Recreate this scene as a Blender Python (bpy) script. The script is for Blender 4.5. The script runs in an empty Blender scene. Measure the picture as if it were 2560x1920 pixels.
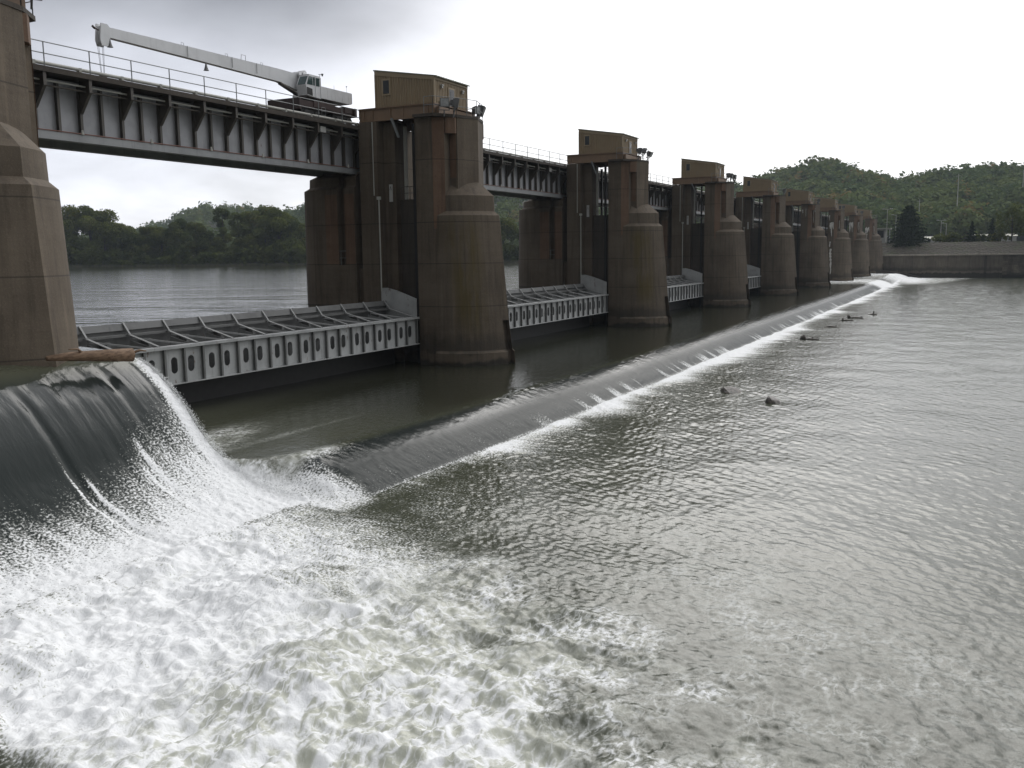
import bpy, bmesh, math, random
import numpy as np
from mathutils import Vector, Matrix
random.seed(7); RNG = np.random.default_rng(11)
R = math.radians
scene = bpy.context.scene
COL = scene.collection
S = 35.0
PX = [21.75] + [56.17 + 35.0 * k for k in range(8)]      # pier centre lines along the dam
WL_UP, WL_LOW = 3.9, -1.2

# ------------------------------------------------------------------ node helpers
def newmat(name):
    m = bpy.data.materials.new(name); m.use_nodes = True
    nt = m.node_tree; b = nt.nodes['Principled BSDF']
    return m, nt, b
class NT:
    def __init__(s, nt): s.nt = nt
    def n(s, typ, **kw):
        nd = s.nt.nodes.new(typ)
        for k, v in kw.items():
            if k.startswith('i_'):
                key = k[2:]; key = int(key) if key.isdigit() else key.replace('_', ' ')
                s.put(nd.inputs[key], v)
            else: setattr(nd, k, v)
        return nd
    def put(s, sock, v):
        if isinstance(v, bpy.types.NodeSocket): s.nt.links.new(v, sock)
        else: sock.default_value = v
    def math(s, op, a, b=None, c=None, clamp=False):
        nd = s.nt.nodes.new('ShaderNodeMath'); nd.operation = op; nd.use_clamp = clamp
        s.put(nd.inputs[0], a)
        if b is not None: s.put(nd.inputs[1], b)
        if c is not None: s.put(nd.inputs[2], c)
        return nd.outputs[0]
    def vmath(s, op, a, b=None):
        nd = s.nt.nodes.new('ShaderNodeVectorMath'); nd.operation = op
        s.put(nd.inputs[0], a)
        if b is not None: s.put(nd.inputs[1], b)
        return nd.outputs['Value'] if op in ('DOT_PRODUCT', 'LENGTH') else nd.outputs[0]
    def noise(s, vec, scale, detail=4, rough=.5, dist=0.0):
        nd = s.n('ShaderNodeTexNoise', i_Scale=scale, i_Detail=detail, i_Roughness=rough, i_Distortion=dist)
        if vec is not None: s.put(nd.inputs['Vector'], vec)
        return nd.outputs['Fac']
    def step(s, v, a, b):
        nd = s.n('ShaderNodeMapRange', interpolation_type='SMOOTHSTEP')
        s.put(nd.inputs['Value'], v); s.put(nd.inputs['From Min'], a); s.put(nd.inputs['From Max'], b)
        return nd.outputs[0]
    def lin(s, v, a, b, c, d):
        nd = s.n('ShaderNodeMapRange')
        s.put(nd.inputs['Value'], v)
        for i, q in zip(('From Min', 'From Max', 'To Min', 'To Max'), (a, b, c, d)): s.put(nd.inputs[i], q)
        return nd.outputs[0]
    def mix(s, f, a, b, blend='MIX'):
        nd = s.n('ShaderNodeMix', data_type='RGBA', blend_type=blend)
        s.put(nd.inputs[0], f); s.put(nd.inputs[6], a if isinstance(a, bpy.types.NodeSocket) else (*a, 1)); s.put(nd.inputs[7], b if isinstance(b, bpy.types.NodeSocket) else (*b, 1))
        return nd.outputs[2]
    def pos(s): return s.n('ShaderNodeNewGeometry').outputs['Position']
    def obj(s): return s.n('ShaderNodeTexCoord').outputs['Object']
    def scale(s, v, sx, sy, sz): return s.vmath('MULTIPLY', v, (sx, sy, sz))
    def xyz(s, v):
        nd = s.n('ShaderNodeSeparateXYZ'); s.put(nd.inputs[0], v); return nd.outputs
    def bump(s, b, h, strength=.5, dist=.02):
        nd = s.n('ShaderNodeBump', i_Strength=strength, i_Distance=dist); s.put(nd.inputs['Height'], h)
        s.put(b.inputs['Normal'], nd.outputs[0])

def concrete(name, c1, c2, joints=True, lichen=False, wet=True):
    m, nt, b = newmat(name); g = NT(nt); p = g.pos(); x, y, z = g.xyz(p)
    big = g.noise(p, .35, 5, .6)
    col = g.mix(g.step(big, .32, .68), c1, c2)
    streak = g.noise(g.scale(p, 2.6, 2.6, .16), 1.0, 4, .6)
    col = g.mix(g.math('MULTIPLY', g.step(streak, .46, .74), .55), col, tuple(k * .42 for k in c1))
    light = g.noise(g.scale(p, 1.7, 1.7, .12), 1.3, 3, .55)
    col = g.mix(g.math('MULTIPLY', g.step(light, .56, .78), .4), col, tuple(min(1, k * 1.55) for k in c2))
    board = g.noise(g.scale(p, .2, .2, 3.2), 1.0, 2)
    col = g.mix(g.math('MULTIPLY', g.step(board, .42, .7), .10), col, tuple(k * .55 for k in c1))
    speck = g.noise(p, 16, 3, .65)
    col = g.mix(g.math('MULTIPLY', g.step(speck, .5, .75), .35), col, tuple(k * 1.5 for k in c2))
    spot = g.noise(p, 5, 4, .7)
    col = g.mix(g.math('MULTIPLY', g.step(spot, .58, .72), .35), col, tuple(k * .5 for k in c1))
    if joints:
        d = None
        for zj in (13.46, 9.43, 6.73, 3.91):
            q = g.math('ABSOLUTE', g.math('SUBTRACT', z, zj)); d = q if d is None else g.math('MINIMUM', d, q)
        col = g.mix(g.math('MULTIPLY', g.math('SUBTRACT', 1.0, g.step(d, .012, .04)), .6), col, (.022, .019, .016))
    if lichen:
        ln = g.noise(g.scale(p, 1.2, 1.2, .25), .9, 4, .6)
        xm = g.math('MODULO', g.math('SUBTRACT', x, 52.0), 35.0)
        rows = g.math('MULTIPLY', g.step(xm, 1.2, 1.7), g.math('SUBTRACT', 1.0, g.step(xm, 2.1, 3.1)))
        mk = g.math('MULTIPLY', g.math('MULTIPLY', g.step(ln, .34, .58), rows), g.math('MULTIPLY', g.math('MULTIPLY', g.step(x, 40, 45), g.math('SUBTRACT', 1.0, g.step(x, 95, 105))), g.math('MULTIPLY', g.step(z, 1.2, 4.0), g.math('SUBTRACT', 1.0, g.step(z, 8.6, 10.2)))))
        col = g.mix(g.math('MULTIPLY', mk, .62), col, (.085, .062, .008))
    if wet:
        wn = g.math('ADD', z, g.math('MULTIPLY', g.math('SUBTRACT', g.noise(p, .9, 4), .5), 1.3))
        low = g.math('MULTIPLY', g.math('SUBTRACT', 1.0, g.step(wn, 1.3, 2.3)), g.step(wn, .75, 1.0))
        col = g.mix(g.math('MULTIPLY', low, .6), col, (.03, .026, .02))
        band = g.math('SUBTRACT', 1.0, g.step(wn, .1, .45))
        col = g.mix(g.math('MULTIPLY', band, .85), col, (.018, .017, .013))
    g.put(b.inputs['Base Color'], col); b.inputs['Roughness'].default_value = .9
    h = g.math('ADD', g.math('MULTIPLY', speck, .5), g.math('ADD', spot, board))
    g.bump(b, h, .45, .03)
    return m
def paint(name, c, rust=.3, rustc=(.10, .045, .02), rough=.55, dirt=.35, streak=True, metallic=0.0, scale=1.0):
    m, nt, b = newmat(name); g = NT(nt); p = g.pos()
    n1 = g.noise(p, .9 * scale, 5, .6)
    col = g.mix(g.math('MULTIPLY', g.step(n1, .4, .7), dirt), c, tuple(k * .55 for k in c))
    if streak:
        st = g.noise(g.scale(p, 5, 5, .35), 1.0, 4, .6)
        col = g.mix(g.math('MULTIPLY', g.step(st, .55, .75), dirt), col, tuple(k * .5 for k in c))
    if rust > 0:
        rn = g.noise(g.scale(p, 3.2, 3.2, 1.1), 1.0 * scale, 6, .68)
        col = g.mix(g.math('MULTIPLY', g.step(rn, .74 - .3 * rust, .80 - .25 * rust), .85), col, rustc)
    g.put(b.inputs['Base Color'], col)
    b.inputs['Roughness'].default_value = rough; b.inputs['Metallic'].default_value = metallic
    g.bump(b, g.noise(p, 9, 4, .6), .2, .01)
    return m
def plain(name, c, rough=.6, metallic=0.0, spec=None):
    m, nt, b = newmat(name); g = NT(nt); p = g.pos()
    n = g.noise(p, 3.0, 4, .6)
    g.put(b.inputs['Base Color'], g.mix(g.step(n, .35, .7), c, tuple(k * .7 for k in c)))
    b.inputs['Roughness'].default_value = rough; b.inputs['Metallic'].default_value = metallic
    return m

M = {}
M['conc'] = concrete('concrete', (.087, .067, .047), (.126, .100, .072))
M['conc_nose'] = concrete('concrete_nose', (.089, .070, .050), (.128, .102, .074), lichen=True)
M['conc_orange'] = concrete('concrete_orange', (.115, .068, .042), (.155, .098, .064))
M['conc_dark'] = concrete('concrete_dark', (.05, .042, .034), (.07, .058, .047))
M['web'] = paint('grey_web_paint', (.34, .345, .36), rust=.34, dirt=.4)
M['flange'] = paint('grey_flange_paint', (.30, .31, .315), rust=.22, dirt=.4)
M['steel_dark'] = paint('dark_weathered_steel', (.075, .066, .055), rust=.3, dirt=.5)
M['rail'] = paint('grey_rail_paint', (.19, .20, .20), rust=.15, rough=.5)
M['pipe'] = paint('pale_pipe_paint', (.42, .42, .38), rust=.2)
M['rustpipe'] = paint('rusty_pipe', (.20, .10, .075), rust=.4)
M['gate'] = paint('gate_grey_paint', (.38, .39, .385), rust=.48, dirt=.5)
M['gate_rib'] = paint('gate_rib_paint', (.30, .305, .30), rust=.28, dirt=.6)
M['gate_shaded'] = paint('gate_paint_shaded', (.14, .142, .138), rust=.28, dirt=.6)  # gate grey darkened, the shade of the gate's interior is in the colour
M['siding'] = paint('tan_siding', (.27, .206, .125), rust=0, dirt=.2, rough=.6)
M['trim'] = paint('tan_trim', (.31, .243, .155), rust=0, dirt=.2, rough=.6)
M['beam'] = paint('brown_beam_paint', (.22, .145, .09), rust=.16, dirt=.3)
M['roof'] = paint('roof_metal', (.20, .20, .14), rust=.1)
M['glass'] = plain('dark_glass', (.02, .024, .026), .12)
M['cabglass'] = plain('tinted_cab_glass', (.05, .085, .085), .08)
M['white'] = paint('white_crane_paint', (.66, .67, .68), rust=.10, dirt=.25, rough=.45)
M['black'] = plain('black_metal', (.018, .017, .016), .6)
M['redframe'] = paint('red_primer', (.040, .020, .017), rust=.25, dirt=.6)
M['lamp'] = paint('lamp_housing', (.12, .12, .12), rust=.1, rough=.45)
M['lens'] = plain('lamp_lens', (.35, .36, .36), .15)
M['whitewash'] = plain('white_streaks', (.62, .61, .57), .9)
M['board'] = paint('board_white', (.45, .45, .43), rust=.05, dirt=.4)
M['bark'] = plain('bark', (.05, .042, .034), .95)

# ------------------------------------------------------------------ mesh builder
class MB:
    def __init__(s): s.v = []; s.f = []
    def add(s, vs, fs):
        o = len(s.v); s.v += [tuple(q) for q in vs]; s.f += [tuple(i + o for i in f) for f in fs]; return s
    def box(s, x0, x1, y0, y1, z0, z1):
        return s.add([(x0, y0, z0), (x1, y0, z0), (x1, y1, z0), (x0, y1, z0), (x0, y0, z1), (x1, y0, z1), (x1, y1, z1), (x0, y1, z1)],
                     [(0, 3, 2, 1), (4, 5, 6, 7), (0, 1, 5, 4), (1, 2, 6, 5), (2, 3, 7, 6), (3, 0, 4, 7)])
    def loft(s, rings, cap=True):
        n = len(rings[0]); vs = [q for r in rings for q in r]; fs = []
        for k in range(len(rings) - 1):
            for i in range(n):
                j = (i + 1) % n; fs.append((k * n + i, k * n + j, (k + 1) * n + j, (k + 1) * n + i))
        if cap: fs.append(tuple(range(n - 1, -1, -1))); fs.append(tuple((len(rings) - 1) * n + i for i in range(n)))
        return s.add(vs, fs)
    def prism(s, poly, z0, z1): return s.loft([[(x, y, z0) for x, y in poly], [(x, y, z1) for x, y in poly]])
    def prism_x(s, poly, x0, x1):   # poly in (y,z)
        return s.loft([[(x0, y, z) for y, z in poly], [(x1, y, z) for y, z in poly]])
    def prism_y(s, poly, y0, y1):   # poly in (x,z)
        return s.loft([[(x, y0, z) for x, z in poly], [(x, y1, z) for x, z in poly]])
    def tube(s, pts, r, n=6, taper=None):
        pts = [Vector(p) for p in pts]; rings = []
        for i, p in enumerate(pts):
            d = (pts[min(i + 1, len(pts) - 1)] - pts[max(i - 1, 0)]).normalized()
            a = d.cross(Vector((0, 0, 1)));
            if a.length < .05: a = d.cross(Vector((1, 0, 0)))
            a.normalize(); b = d.cross(a); rr = r if taper is None else r * taper[i]
            rings.append([tuple(p + a * math.cos(t * 2 * math.pi / n) * rr + b * math.sin(t * 2 * math.pi / n) * rr) for t in range(n)])
        return s.loft(rings)
    def bar(s, a, b, w, h, up=(0, 0, 1)):
        a = Vector(a); b = Vector(b); d = (b - a).normalized(); sd = d.cross(Vector(up))
        if sd.length < .05: sd = d.cross(Vector((0, 1, 0)))
        sd.normalize(); u = sd.cross(d); rings = []
        for p in (a, b): rings.append([tuple(p + sd * i * w / 2 + u * j * h / 2) for i, j in ((-1, -1), (1, -1), (1, 1), (-1, 1))])
        return s.loft(rings)
    def build(s, name, mat, parent=None, off=None, smooth=False):
        off = Vector(off) if off is not None else (Vector(parent['base']) if parent is not None and 'base' in parent else Vector((0, 0, 0)))
        me = bpy.data.meshes.new(name)
        me.from_pydata([(x - off.x, y - off.y, z - off.z) for x, y, z in s.v], [], s.f)
        me.materials.append(mat)
        bm = bmesh.new(); bm.from_mesh(me); bmesh.ops.recalc_face_normals(bm, faces=bm.faces); bm.to_mesh(me); bm.free()
        if smooth:
            for p in me.polygons: p.use_smooth = True
        o = bpy.data.objects.new(name, me); COL.objects.link(o)
        if parent is not None: o.parent = parent
        else: o.location = off
        return o
def tag(o, label=None, cat=None, group=None, kind=None):
    for k, v in (('label', label), ('category', cat), ('group', group), ('kind', kind)):
        if v: o[k] = v
    return o
BASES = {}
def empty(name, loc, label=None, cat=None, group=None):
    o = bpy.data.objects.new(name, None); COL.objects.link(o); o.location = loc; o.empty_display_size = .5
    o['base'] = tuple(loc); return tag(o, label, cat, group)
def kids(o): return [c for c in bpy.data.objects if c.parent == o]
def copy_tree(o, ch=None, parent=None):
    if ch is None:
        ch = {}
        for c in bpy.data.objects:
            if c.parent: ch.setdefault(c.parent.name, []).append(c)
    c = o.copy(); COL.objects.link(c)
    if parent is not None: c.parent = parent
    for k in ch.get(o.name, []): copy_tree(k, ch, c)
    return c
def sub(mb, name, mat, parent, root): # a sub-part: vertices relative to the root, parent is a part at local zero
    return mb.build(name, mat, parent, off=root['base'])

# ------------------------------------------------------------------ numpy value noise
def vnoise(x, y, seed=0):
    xi = np.floor(x).astype(np.int64); yi = np.floor(y).astype(np.int64); fx = x - xi; fy = y - yi
    def h(a, b):
        n = (a * 374761393 + b * 668265263 + seed * 982451653) & 0xffffffff
        n = ((n ^ (n >> 13)) * 1274126177) & 0xffffffff
        return ((n ^ (n >> 16)) & 0xffff) / 65535.0
    u = fx * fx * (3 - 2 * fx); v = fy * fy * (3 - 2 * fy)
    return (h(xi, yi) * (1 - u) + h(xi + 1, yi) * u) * (1 - v) + (h(xi, yi + 1) * (1 - u) + h(xi + 1, yi + 1) * u) * v
def fbm(x, y, oct=4, seed=0, ridge=False):
    a = 1.0; t = 0; s = 0
    for k in range(oct):
        n = vnoise(x * 2 ** k + 17.3 * k, y * 2 ** k - 9.1 * k, seed + k)
        if ridge: n = 1 - np.abs(2 * n - 1)
        t = t + a * n; s += a; a *= .5
    return t / s
def sst(v, a, b):
    t = np.clip((v - a) / (b - a), 0, 1); return t * t * (3 - 2 * t)

# ================================================================== PIERS
ORD = ['nearest', 'second', 'third', 'fourth', 'fifth', 'sixth', 'seventh', 'eighth', 'ninth']
def ogive(b, yb, yt, n=7, notch=0.0, sgn=1):
    l = abs(yb - yt); Rr = (b * b + l * l) / (2 * b); a1 = math.asin(min(1, l / Rr)); dirn = -1 if yt < yb else 1
    bz = [(-b, yb), (-b, yb + dirn * l * .60), (-b * .52, yt - dirn * l * .215), (0, yt)]; near = []
    for k in range(11):
        t = k / 10; c_ = ((1 - t) ** 3, 3 * t * (1 - t) ** 2, 3 * t * t * (1 - t), t ** 3); near.append((sum(q[0] * w for q, w in zip(bz, c_)), sum(q[1] * w for q, w in zip(bz, c_))))
    pts = list(near[:-1])
    # vertical slot just before the tip on the near side
    (xa, ya), (xt, yt2) = near[-2], near[-1]
    p1 = (xa + (xt - xa) * .02, ya + (yt2 - ya) * .02); p2 = (xa + (xt - xa) * .97, ya + (yt2 - ya) * .97)
    nx, ny = .45, .9 * -dirn
    pts += [p1, (p1[0] + nx * notch, p1[1] + ny * notch), (p2[0] + nx * notch, p2[1] + ny * notch), p2, (xt, yt2)]
    pts += [(-x, y) for x, y in reversed(near[:-1])]
    return pts
def ring(poly, z): return [(x, y, z) for x, y in poly]

pier0 = empty('dam_pier', (0, 34, 0))
P0 = pier0
m = MB(); YB = 32.62
m.loft([ring(ogive(3.10, YB, 28.05, notch=.4), -4), ring(ogive(3.10, YB, 28.30, notch=.4), .82), ring(ogive(2.98, YB, 28.47, notch=.4), .98),
        ring(ogive(2.95, YB, 28.70, notch=.4), 2.9), ring(ogive(2.95, YB, 28.70, notch=0.0), 2.92), ring(ogive(2.80, YB, 29.33), 9.85),
        ring(ogive(2.50, YB, 29.70), 10.13), ring(ogive(2.46, YB, 29.73), 11.14), ring(ogive(1.66, YB, 30.80), 12.05)])
m.build('buttress', M['conc_nose'], P0)
m = MB()
m.prism([(-2.9, 33.95), (-2.9, 32.65), (-2.42, 32.02), (-1.75, 32.0), (-1.75, 31.42), (0, 30.83), (1.75, 31.42), (1.75, 32.0), (2.42, 32.02), (2.9, 32.65), (2.9, 33.95)], -4, 16.12)
m.build('downstream_tower', M['conc'], P0)
for sx in (-1, 1):
    m = MB()   # corbel on each side
    m.prism([(sx * 1.77, 31.98), (sx * 2.38, 31.995), (sx * 2.38, 31.9), (sx * 1.95, 31.46), (sx * 1.77, 31.46)] if sx > 0 else [(sx * 1.77, 31.46), (sx * 1.95, 31.46), (sx * 2.38, 31.9), (sx * 2.38, 31.995), (sx * 1.77, 31.98)], 15.1, 16.1)
    m.build('corbel', M['conc_orange'], P0); m = MB()
    m.box(min(sx * 1.755, sx * 1.79), max(sx * 1.755, sx * 1.79), 31.52, 31.98, 12.3, 15.1)
    m.build('niche_lining', M['conc_orange'], P0); m = MB()
    c0, c1 = (sx * 2.905, 32.63), (sx * 2.43, 32.005); nx, ny = sx * .012, -.012
    m.loft([[(c0[0] + nx, c0[1] + ny, z), (c1[0] + nx, c1[1] + ny, z), (c1[0], c1[1] + .04, z), (c0[0] - sx * .05, c0[1] + .02, z)] for z in (9.0, 16.1)])
    m.build('weathered_strip', M['conc_orange'], P0)
m = MB(); m.prism([(-2.9, 36.95), (-2.1, 36.95), (-2.1, 36.05), (-.6, 36.05), (-.6, 36.95), (0, 36.95), (.6, 37.55), (2.9, 37.85), (2.9, 38.4), (-2.9, 38.4)], -4, 16.12)
m.build('upstream_tower', M['conc'], P0)
m = MB(); m.box(-1.6, 1.6, 33.94, 36.06, -4, 11.05); m.build('dividing_wall', M['conc_dark'], P0)
m = MB(); m.box(-2.55, 2.55, 38.39, 38.95, -4, 6.45)
m.loft([ring([(x, y) for x, y in ([(-2.9, 38.95)] + [(x, y) for x, y in ogive(2.9, 41.4, 45.35)] + [(2.9, 38.95)])], z) for z in (-4, 6.7)])
m.build('plinth', M['conc'], P0)
def legring(b, yt, z, yb=41.4, ys=38.95): return ring([(-b, ys), (-b, 39.75), (-b + .0, 39.76)] + ogive(b, yb, yt) + [(b, 39.76), (b, ys)], z)
m = MB()
def lr(b, yt, z, ys=38.95):
    o = ogive(b, 41.45, yt)
    return ring([(-b, ys), (-b, 39.78), (-b + .5, 39.80), (-b + .5, 40.36), (-b, 40.38)] + o + [(b, ys)], z)
m.loft([lr(2.9, 45.3, 6.7), lr(2.9, 45.2, 11.86), lr(2.62, 44.7, 12.08), lr(2.62, 44.65, 12.66), lr(2.2, 43.9, 12.92), lr(2.2, 43.9, 13.0)])
m.build('upstream_leg', M['conc'], P0)
for ya, yb_ in ((38.97, 39.76), (40.40, 41.42)):
    m = MB(); m.box(-2.915, -2.895, ya, yb_, 6.75, 11.5); m.build('weathered_panel', M['conc_orange'], P0)
m = MB()
m.prism([(-3.3, 33.85), (-3.3, 32.30), (-1.78, 31.38), (0, 30.81), (1.78, 31.38), (2.95, 32.30), (2.95, 33.85)], 16.12, 16.30)
m.build('platform_slab', M['conc_dark'], P0)
def rail_run(mb, pts, h, r=.022, mid=True, posts=1.2):
    for a, b in zip(pts[:-1], pts[1:]):
        a = Vector(a); b = Vector(b); L = (b - a).length; n = max(1, round(L / posts))
        for k in range(n + 1):
            q = a.lerp(b, k / n); mb.tube([q, q + Vector((0, 0, h))], r, 5)
        mb.tube([a + Vector((0, 0, h)), b + Vector((0, 0, h))], r, 5)
        if mid: mb.tube([a + Vector((0, 0, h * .5)), b + Vector((0, 0, h * .5))], r * .9, 5)
m = MB(); rail_run(m, [(-3.22, 33.0, 16.3), (-3.22, 32.34, 16.3), (-1.74, 31.44, 16.3), (0, 30.9, 16.3), (1.74, 31.44, 16.3), (2.88, 32.34, 16.3), (2.88, 33.8, 16.3)], 1.05)
m.build('platform_railing', M['rail'], P0)
for x in (-1.5, 1.5):
    m = MB(); rail_run(m, [(x, 33.95, 11.05), (x, 36.0, 11.05)], .85, .025, True, .6)
    m.build('wall_railing', M['steel_dark'], P0)
for x in (-2.8, 2.8):
    m = MB(); rail_run(m, [(x, 38.97, 6.7), (x, 41.6, 6.7)], .95, .02, True, 1.1)
    m.build('plinth_railing', M['rail'], P0)
for x, y in ((-1.9, 34.62), (-1.15, 35.78), (1.9, 36.5)):
    if True:
        m = MB(); m.box(x - .1, x + .1, y - .06, y + .06, -2, 15.9); m.box(x - .15, x - .1, y - .10, y + .10, -2, 15.9)
        m.build('gate_guide', M['pipe'] if x == -1.15 else M['black'], P0)
m = MB(); m.tube([(-2.97, 36.86, 4.9), (-2.97, 36.86, 11.05)], .045, 8); m.box(-3.06, -2.88, 36.74, 36.98, 11.02, 11.22)
m.build('gauge_pipe', M['pipe'], P0)
m = MB(); m.tube([(-2.94, 37.25, 11.3), (-2.94, 37.25, 16.1)], .035, 6); m.build('conduit', M['pipe'], P0)
bd = MB(); bd.box(-2.16, -2.11, 36.30, 36.56, 10.9, 12.05); bo = bd.build('gauge_board', M['board'], P0)
mk = MB()
mk.bar((-2.168, 36.50, 11.66), (-2.168, 36.43, 11.92), .006, .045, (1, 0, 0)); mk.bar((-2.168, 36.36, 11.66), (-2.168, 36.43, 11.92), .006, .045, (1, 0, 0)); mk.bar((-2.168, 36.48, 11.75), (-2.168, 36.38, 11.75), .006, .035, (1, 0, 0))
mk.build('letter_mark', M['black'], bo, off=P0['base'])
# hanging arm below the hoist beam
m = MB(); m.bar((-2.86, 35.75, 16.25), (-2.80, 35.25, 15.0), .10, .2, (1, 0, 0)); m.build('hoist_arm', M['rail'], P0)

PIER_LABELS = ['nearest brown concrete pier, standing in the waterfall crest at the left edge',
 'tall brown concrete pier right of the white crane, yellow lichen on its nose',
 'brown concrete pier third from the waterfall, smaller yellow lichen patch on its nose',
 'clean brown concrete pier fourth from the waterfall, dark wet band at its foot',
 'concrete pier fifth from the waterfall, dark wet slot at its tip',
 'concrete pier sixth from the waterfall, short white streaks on its upper tower',
 'concrete pier seventh from the waterfall with the longest white streak running to its foot',
 'concrete pier eighth from the waterfall with white streaks below its platform',
 'last concrete pier, next to the stone river wall on the far bank']
piers = []
CH = {}
for c in bpy.data.objects:
    if c.parent: CH.setdefault(c.parent.name, []).append(c)
for i, x in enumerate(PX):
    o = pier0 if i == 0 else copy_tree(pier0, CH)
    o.location = (x, 34, 0); o['base'] = (x, 34.0, 0.0)
    tag(o, PIER_LABELS[i], 'dam pier', 'concrete piers of the dam'); piers.append(o)
# bird lime on the far piers
def streaks(pier, specs, name='white_streak'):
    m = MB(); rs = random.Random(hash(name) % 99 + len(specs))
    for (x, y, ztop, L, w) in specs:
        n = max(4, int(L / .35)); px = []; cx = 0
        for k in range(n + 1):
            cx += rs.uniform(-.05, .05); px.append((cx, w * rs.uniform(.35, 1.0) * (1 - .75 * (k / n) ** 2)))
        for k in range(n):
            (c0, w0), (c1, w1) = px[k], px[k + 1]; z0 = ztop - L * k / n; z1 = ztop - L * (k + 1) / n
            # strips lie against planes facing -X (x fixed); width along y
            m.loft([[(x, y + c0 - w0, z0), (x, y + c0 + w0, z0), (x - .02, y + c0 + w0, z0), (x - .02, y + c0 - w0, z0)],
                    [(x, y + c1 - w1, z1), (x, y + c1 + w1, z1), (x - .02, y + c1 + w1, z1), (x - .02, y + c1 - w1, z1)]])
    o = m.build(name, M['whitewash'], pier, off=(0, 34, 0)); return o
rs = random.Random(3)
streaks(piers[5], [(-2.91, 33.0, 15.4, 1.6, .05), (-1.8, 31.7, 15.2, 2.6, .07), (-1.8, 31.5, 15.5, .8, .2), (-2.91, 33.6, 15.2, .7, .12)])
streaks(piers[6], [(-2.91, 33.2, 13.6, 3.2, .18), (-2.91, 33.5, 13.5, 1.4, .3), (-2.91, 32.9, 13.6, 1.6, .28), (-2.91, 33.4, 9.2, 1.2, .22), (-2.91, 33.2, 7.6, 5.8, .30), (-1.8, 31.7, 14.0, 2.0, .12), (-2.91, 33.7, 15.2, 1.2, .1)])
streaks(piers[7], [(-2.91, 33.0 + .2 * k, 14.5 - .1 * (k % 3), rs.uniform(1.0, 3.8), .13) for k in range(5)] + [(-1.8, 31.55, 14.5, 3.0, .08), (-1.8, 31.8, 14.4, 2.0, .08)])
streaks(piers[8], [(-2.91, 32.8 + .22 * k, 13.9 - .2 * (k % 3), rs.uniform(1.2, 4.0), .16) for k in range(5)] + [(-1.8, 31.6, 14.2, 2.4, .1)])

# ================================================================== HOIST HUTS on the piers
hut0 = empty('hoist_hut', (0, 34, 16.2)); H0 = hut0
for x in (-2.75, 2.55):
    m = MB(); m.box(x + .06, x + .10, 32.55, 38.42, 16.24, 16.93); m.box(x, x + .22, 32.55, 38.42, 16.16, 16.24); m.box(x, x + .22, 32.55, 38.42, 16.90, 16.955)
    for y in (33.0, 34.9, 35.9, 37.3, 38.0): m.box(x + .005, x + .06, y - .02, y + .02, 16.24, 16.90)
    m.build('support_beam', M['beam'], H0)
for y_ in (38.36, 32.56):
    m = MB(); m.box(-2.75, 2.77, y_, y_ + .062, 16.36, 16.895); m.build('end_beam', M['beam'], H0)
m = MB(); m.box(-2.80, 2.8, 32.5, 38.46, 16.958, 17.03); m.build('hut_floor', M['beam'], H0)
HX0, HX1, HY0, HY1, HZ = -2.35, 1.95, 32.75, 37.25, 17.03; ZD, ZU = 18.72, 19.42
def corr(a, b, z0, ztopf, depth, nrm, pitch=.2):
    a = Vector(a); b = Vector(b); L = (b - a).length; d = (b - a) / L; n = Vector(nrm); pts = []; s = 0
    while s < L - 1e-6:
        for ds, o in ((0, 0), (.35 * pitch, 0), (.5 * pitch, depth), (.85 * pitch, depth)):
            if s + ds <= L: pts.append((s + ds, o))
        s += pitch
    pts.append((L, 0)); mb = MB(); vs = []; fs = []
    for s_, o in pts:
        p = a + d * s_ + n * o; vs += [(p.x, p.y, z0), (p.x, p.y, ztopf(p))]
    for k in range(len(pts) - 1): fs.append((2 * k, 2 * k + 2, 2 * k + 3, 2 * k + 1))
    return vs, fs
zt = lambda p: ZD + (ZU - ZD) * (p.y - HY0) / (HY1 - HY0)
m = MB()
for a, b, nrm in (((HX0, HY0), (HX0, HY1), (-1, 0)), ((HX1, HY0), (HX1, HY1), (1, 0)), ((HX0, HY0), (HX1, HY0), (0, -1)), ((HX0, HY1), (HX1, HY1), (0, 1))):
    vs, fs = corr((*a, 0), (*b, 0), HZ, zt, .035, (*nrm, 0)); m.add(vs, fs)
m.prism_x([(HY0 + .03, HZ), (HY1 - .03, HZ), (HY1 - .03, ZU - .04), (HY0 + .03, ZD - .04)], HX0 + .03, HX1 - .03)
m.build('walls', M['siding'], H0)
m = MB()
for x in (HX0 - .06, HX1 + .025):
    m.prism_x([(HY0 - .06, ZD - .22), (HY1 + .06, ZU - .24), (HY1 + .06, ZU + .03), (HY0 - .06, ZD + .02)], x, x + .035)
    for y in (HY0 - .055, HY1 - .02): m.box(x - .003, x + .038, y, y + .09, HZ, ZD - .2 + (ZU - ZD) * (y - HY0) / (HY1 - HY0))
m.box(HX0 - .055, HX1 + .055, HY0 - .075, HY0 - .045, ZD - .16, ZD + .02)
for x in (HX0 - .02, HX1 - .07): m.box(x, x + .09, HY0 - .07, HY0 - .04, HZ, ZD - .16)
m.build('fascia_trim', M['trim'], H0)
m = MB(); m.prism_x([(HY0 - .22, ZD - .01), (HY0 - .22, ZD + .05), (HY1 + .12, ZU + .12), (HY1 + .12, ZU + .04)], HX0 - .09, HX1 + .13)
for k in range(14): xx = HX0 + .1 + k * .31; m.prism_x([(HY0 - .2, ZD + .05), (HY0 - .2, ZD + .08), (HY1 + .1, ZU + .15), (HY1 + .1, ZU + .115)], xx, xx + .02)
m.build('roof', M['roof'], H0)
m = MB(); m.box(HX0 - .075, HX0 - .036, 36.05, 36.75, 17.82, 18.90)
wf = m.build('window', M['trim'], H0)
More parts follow.
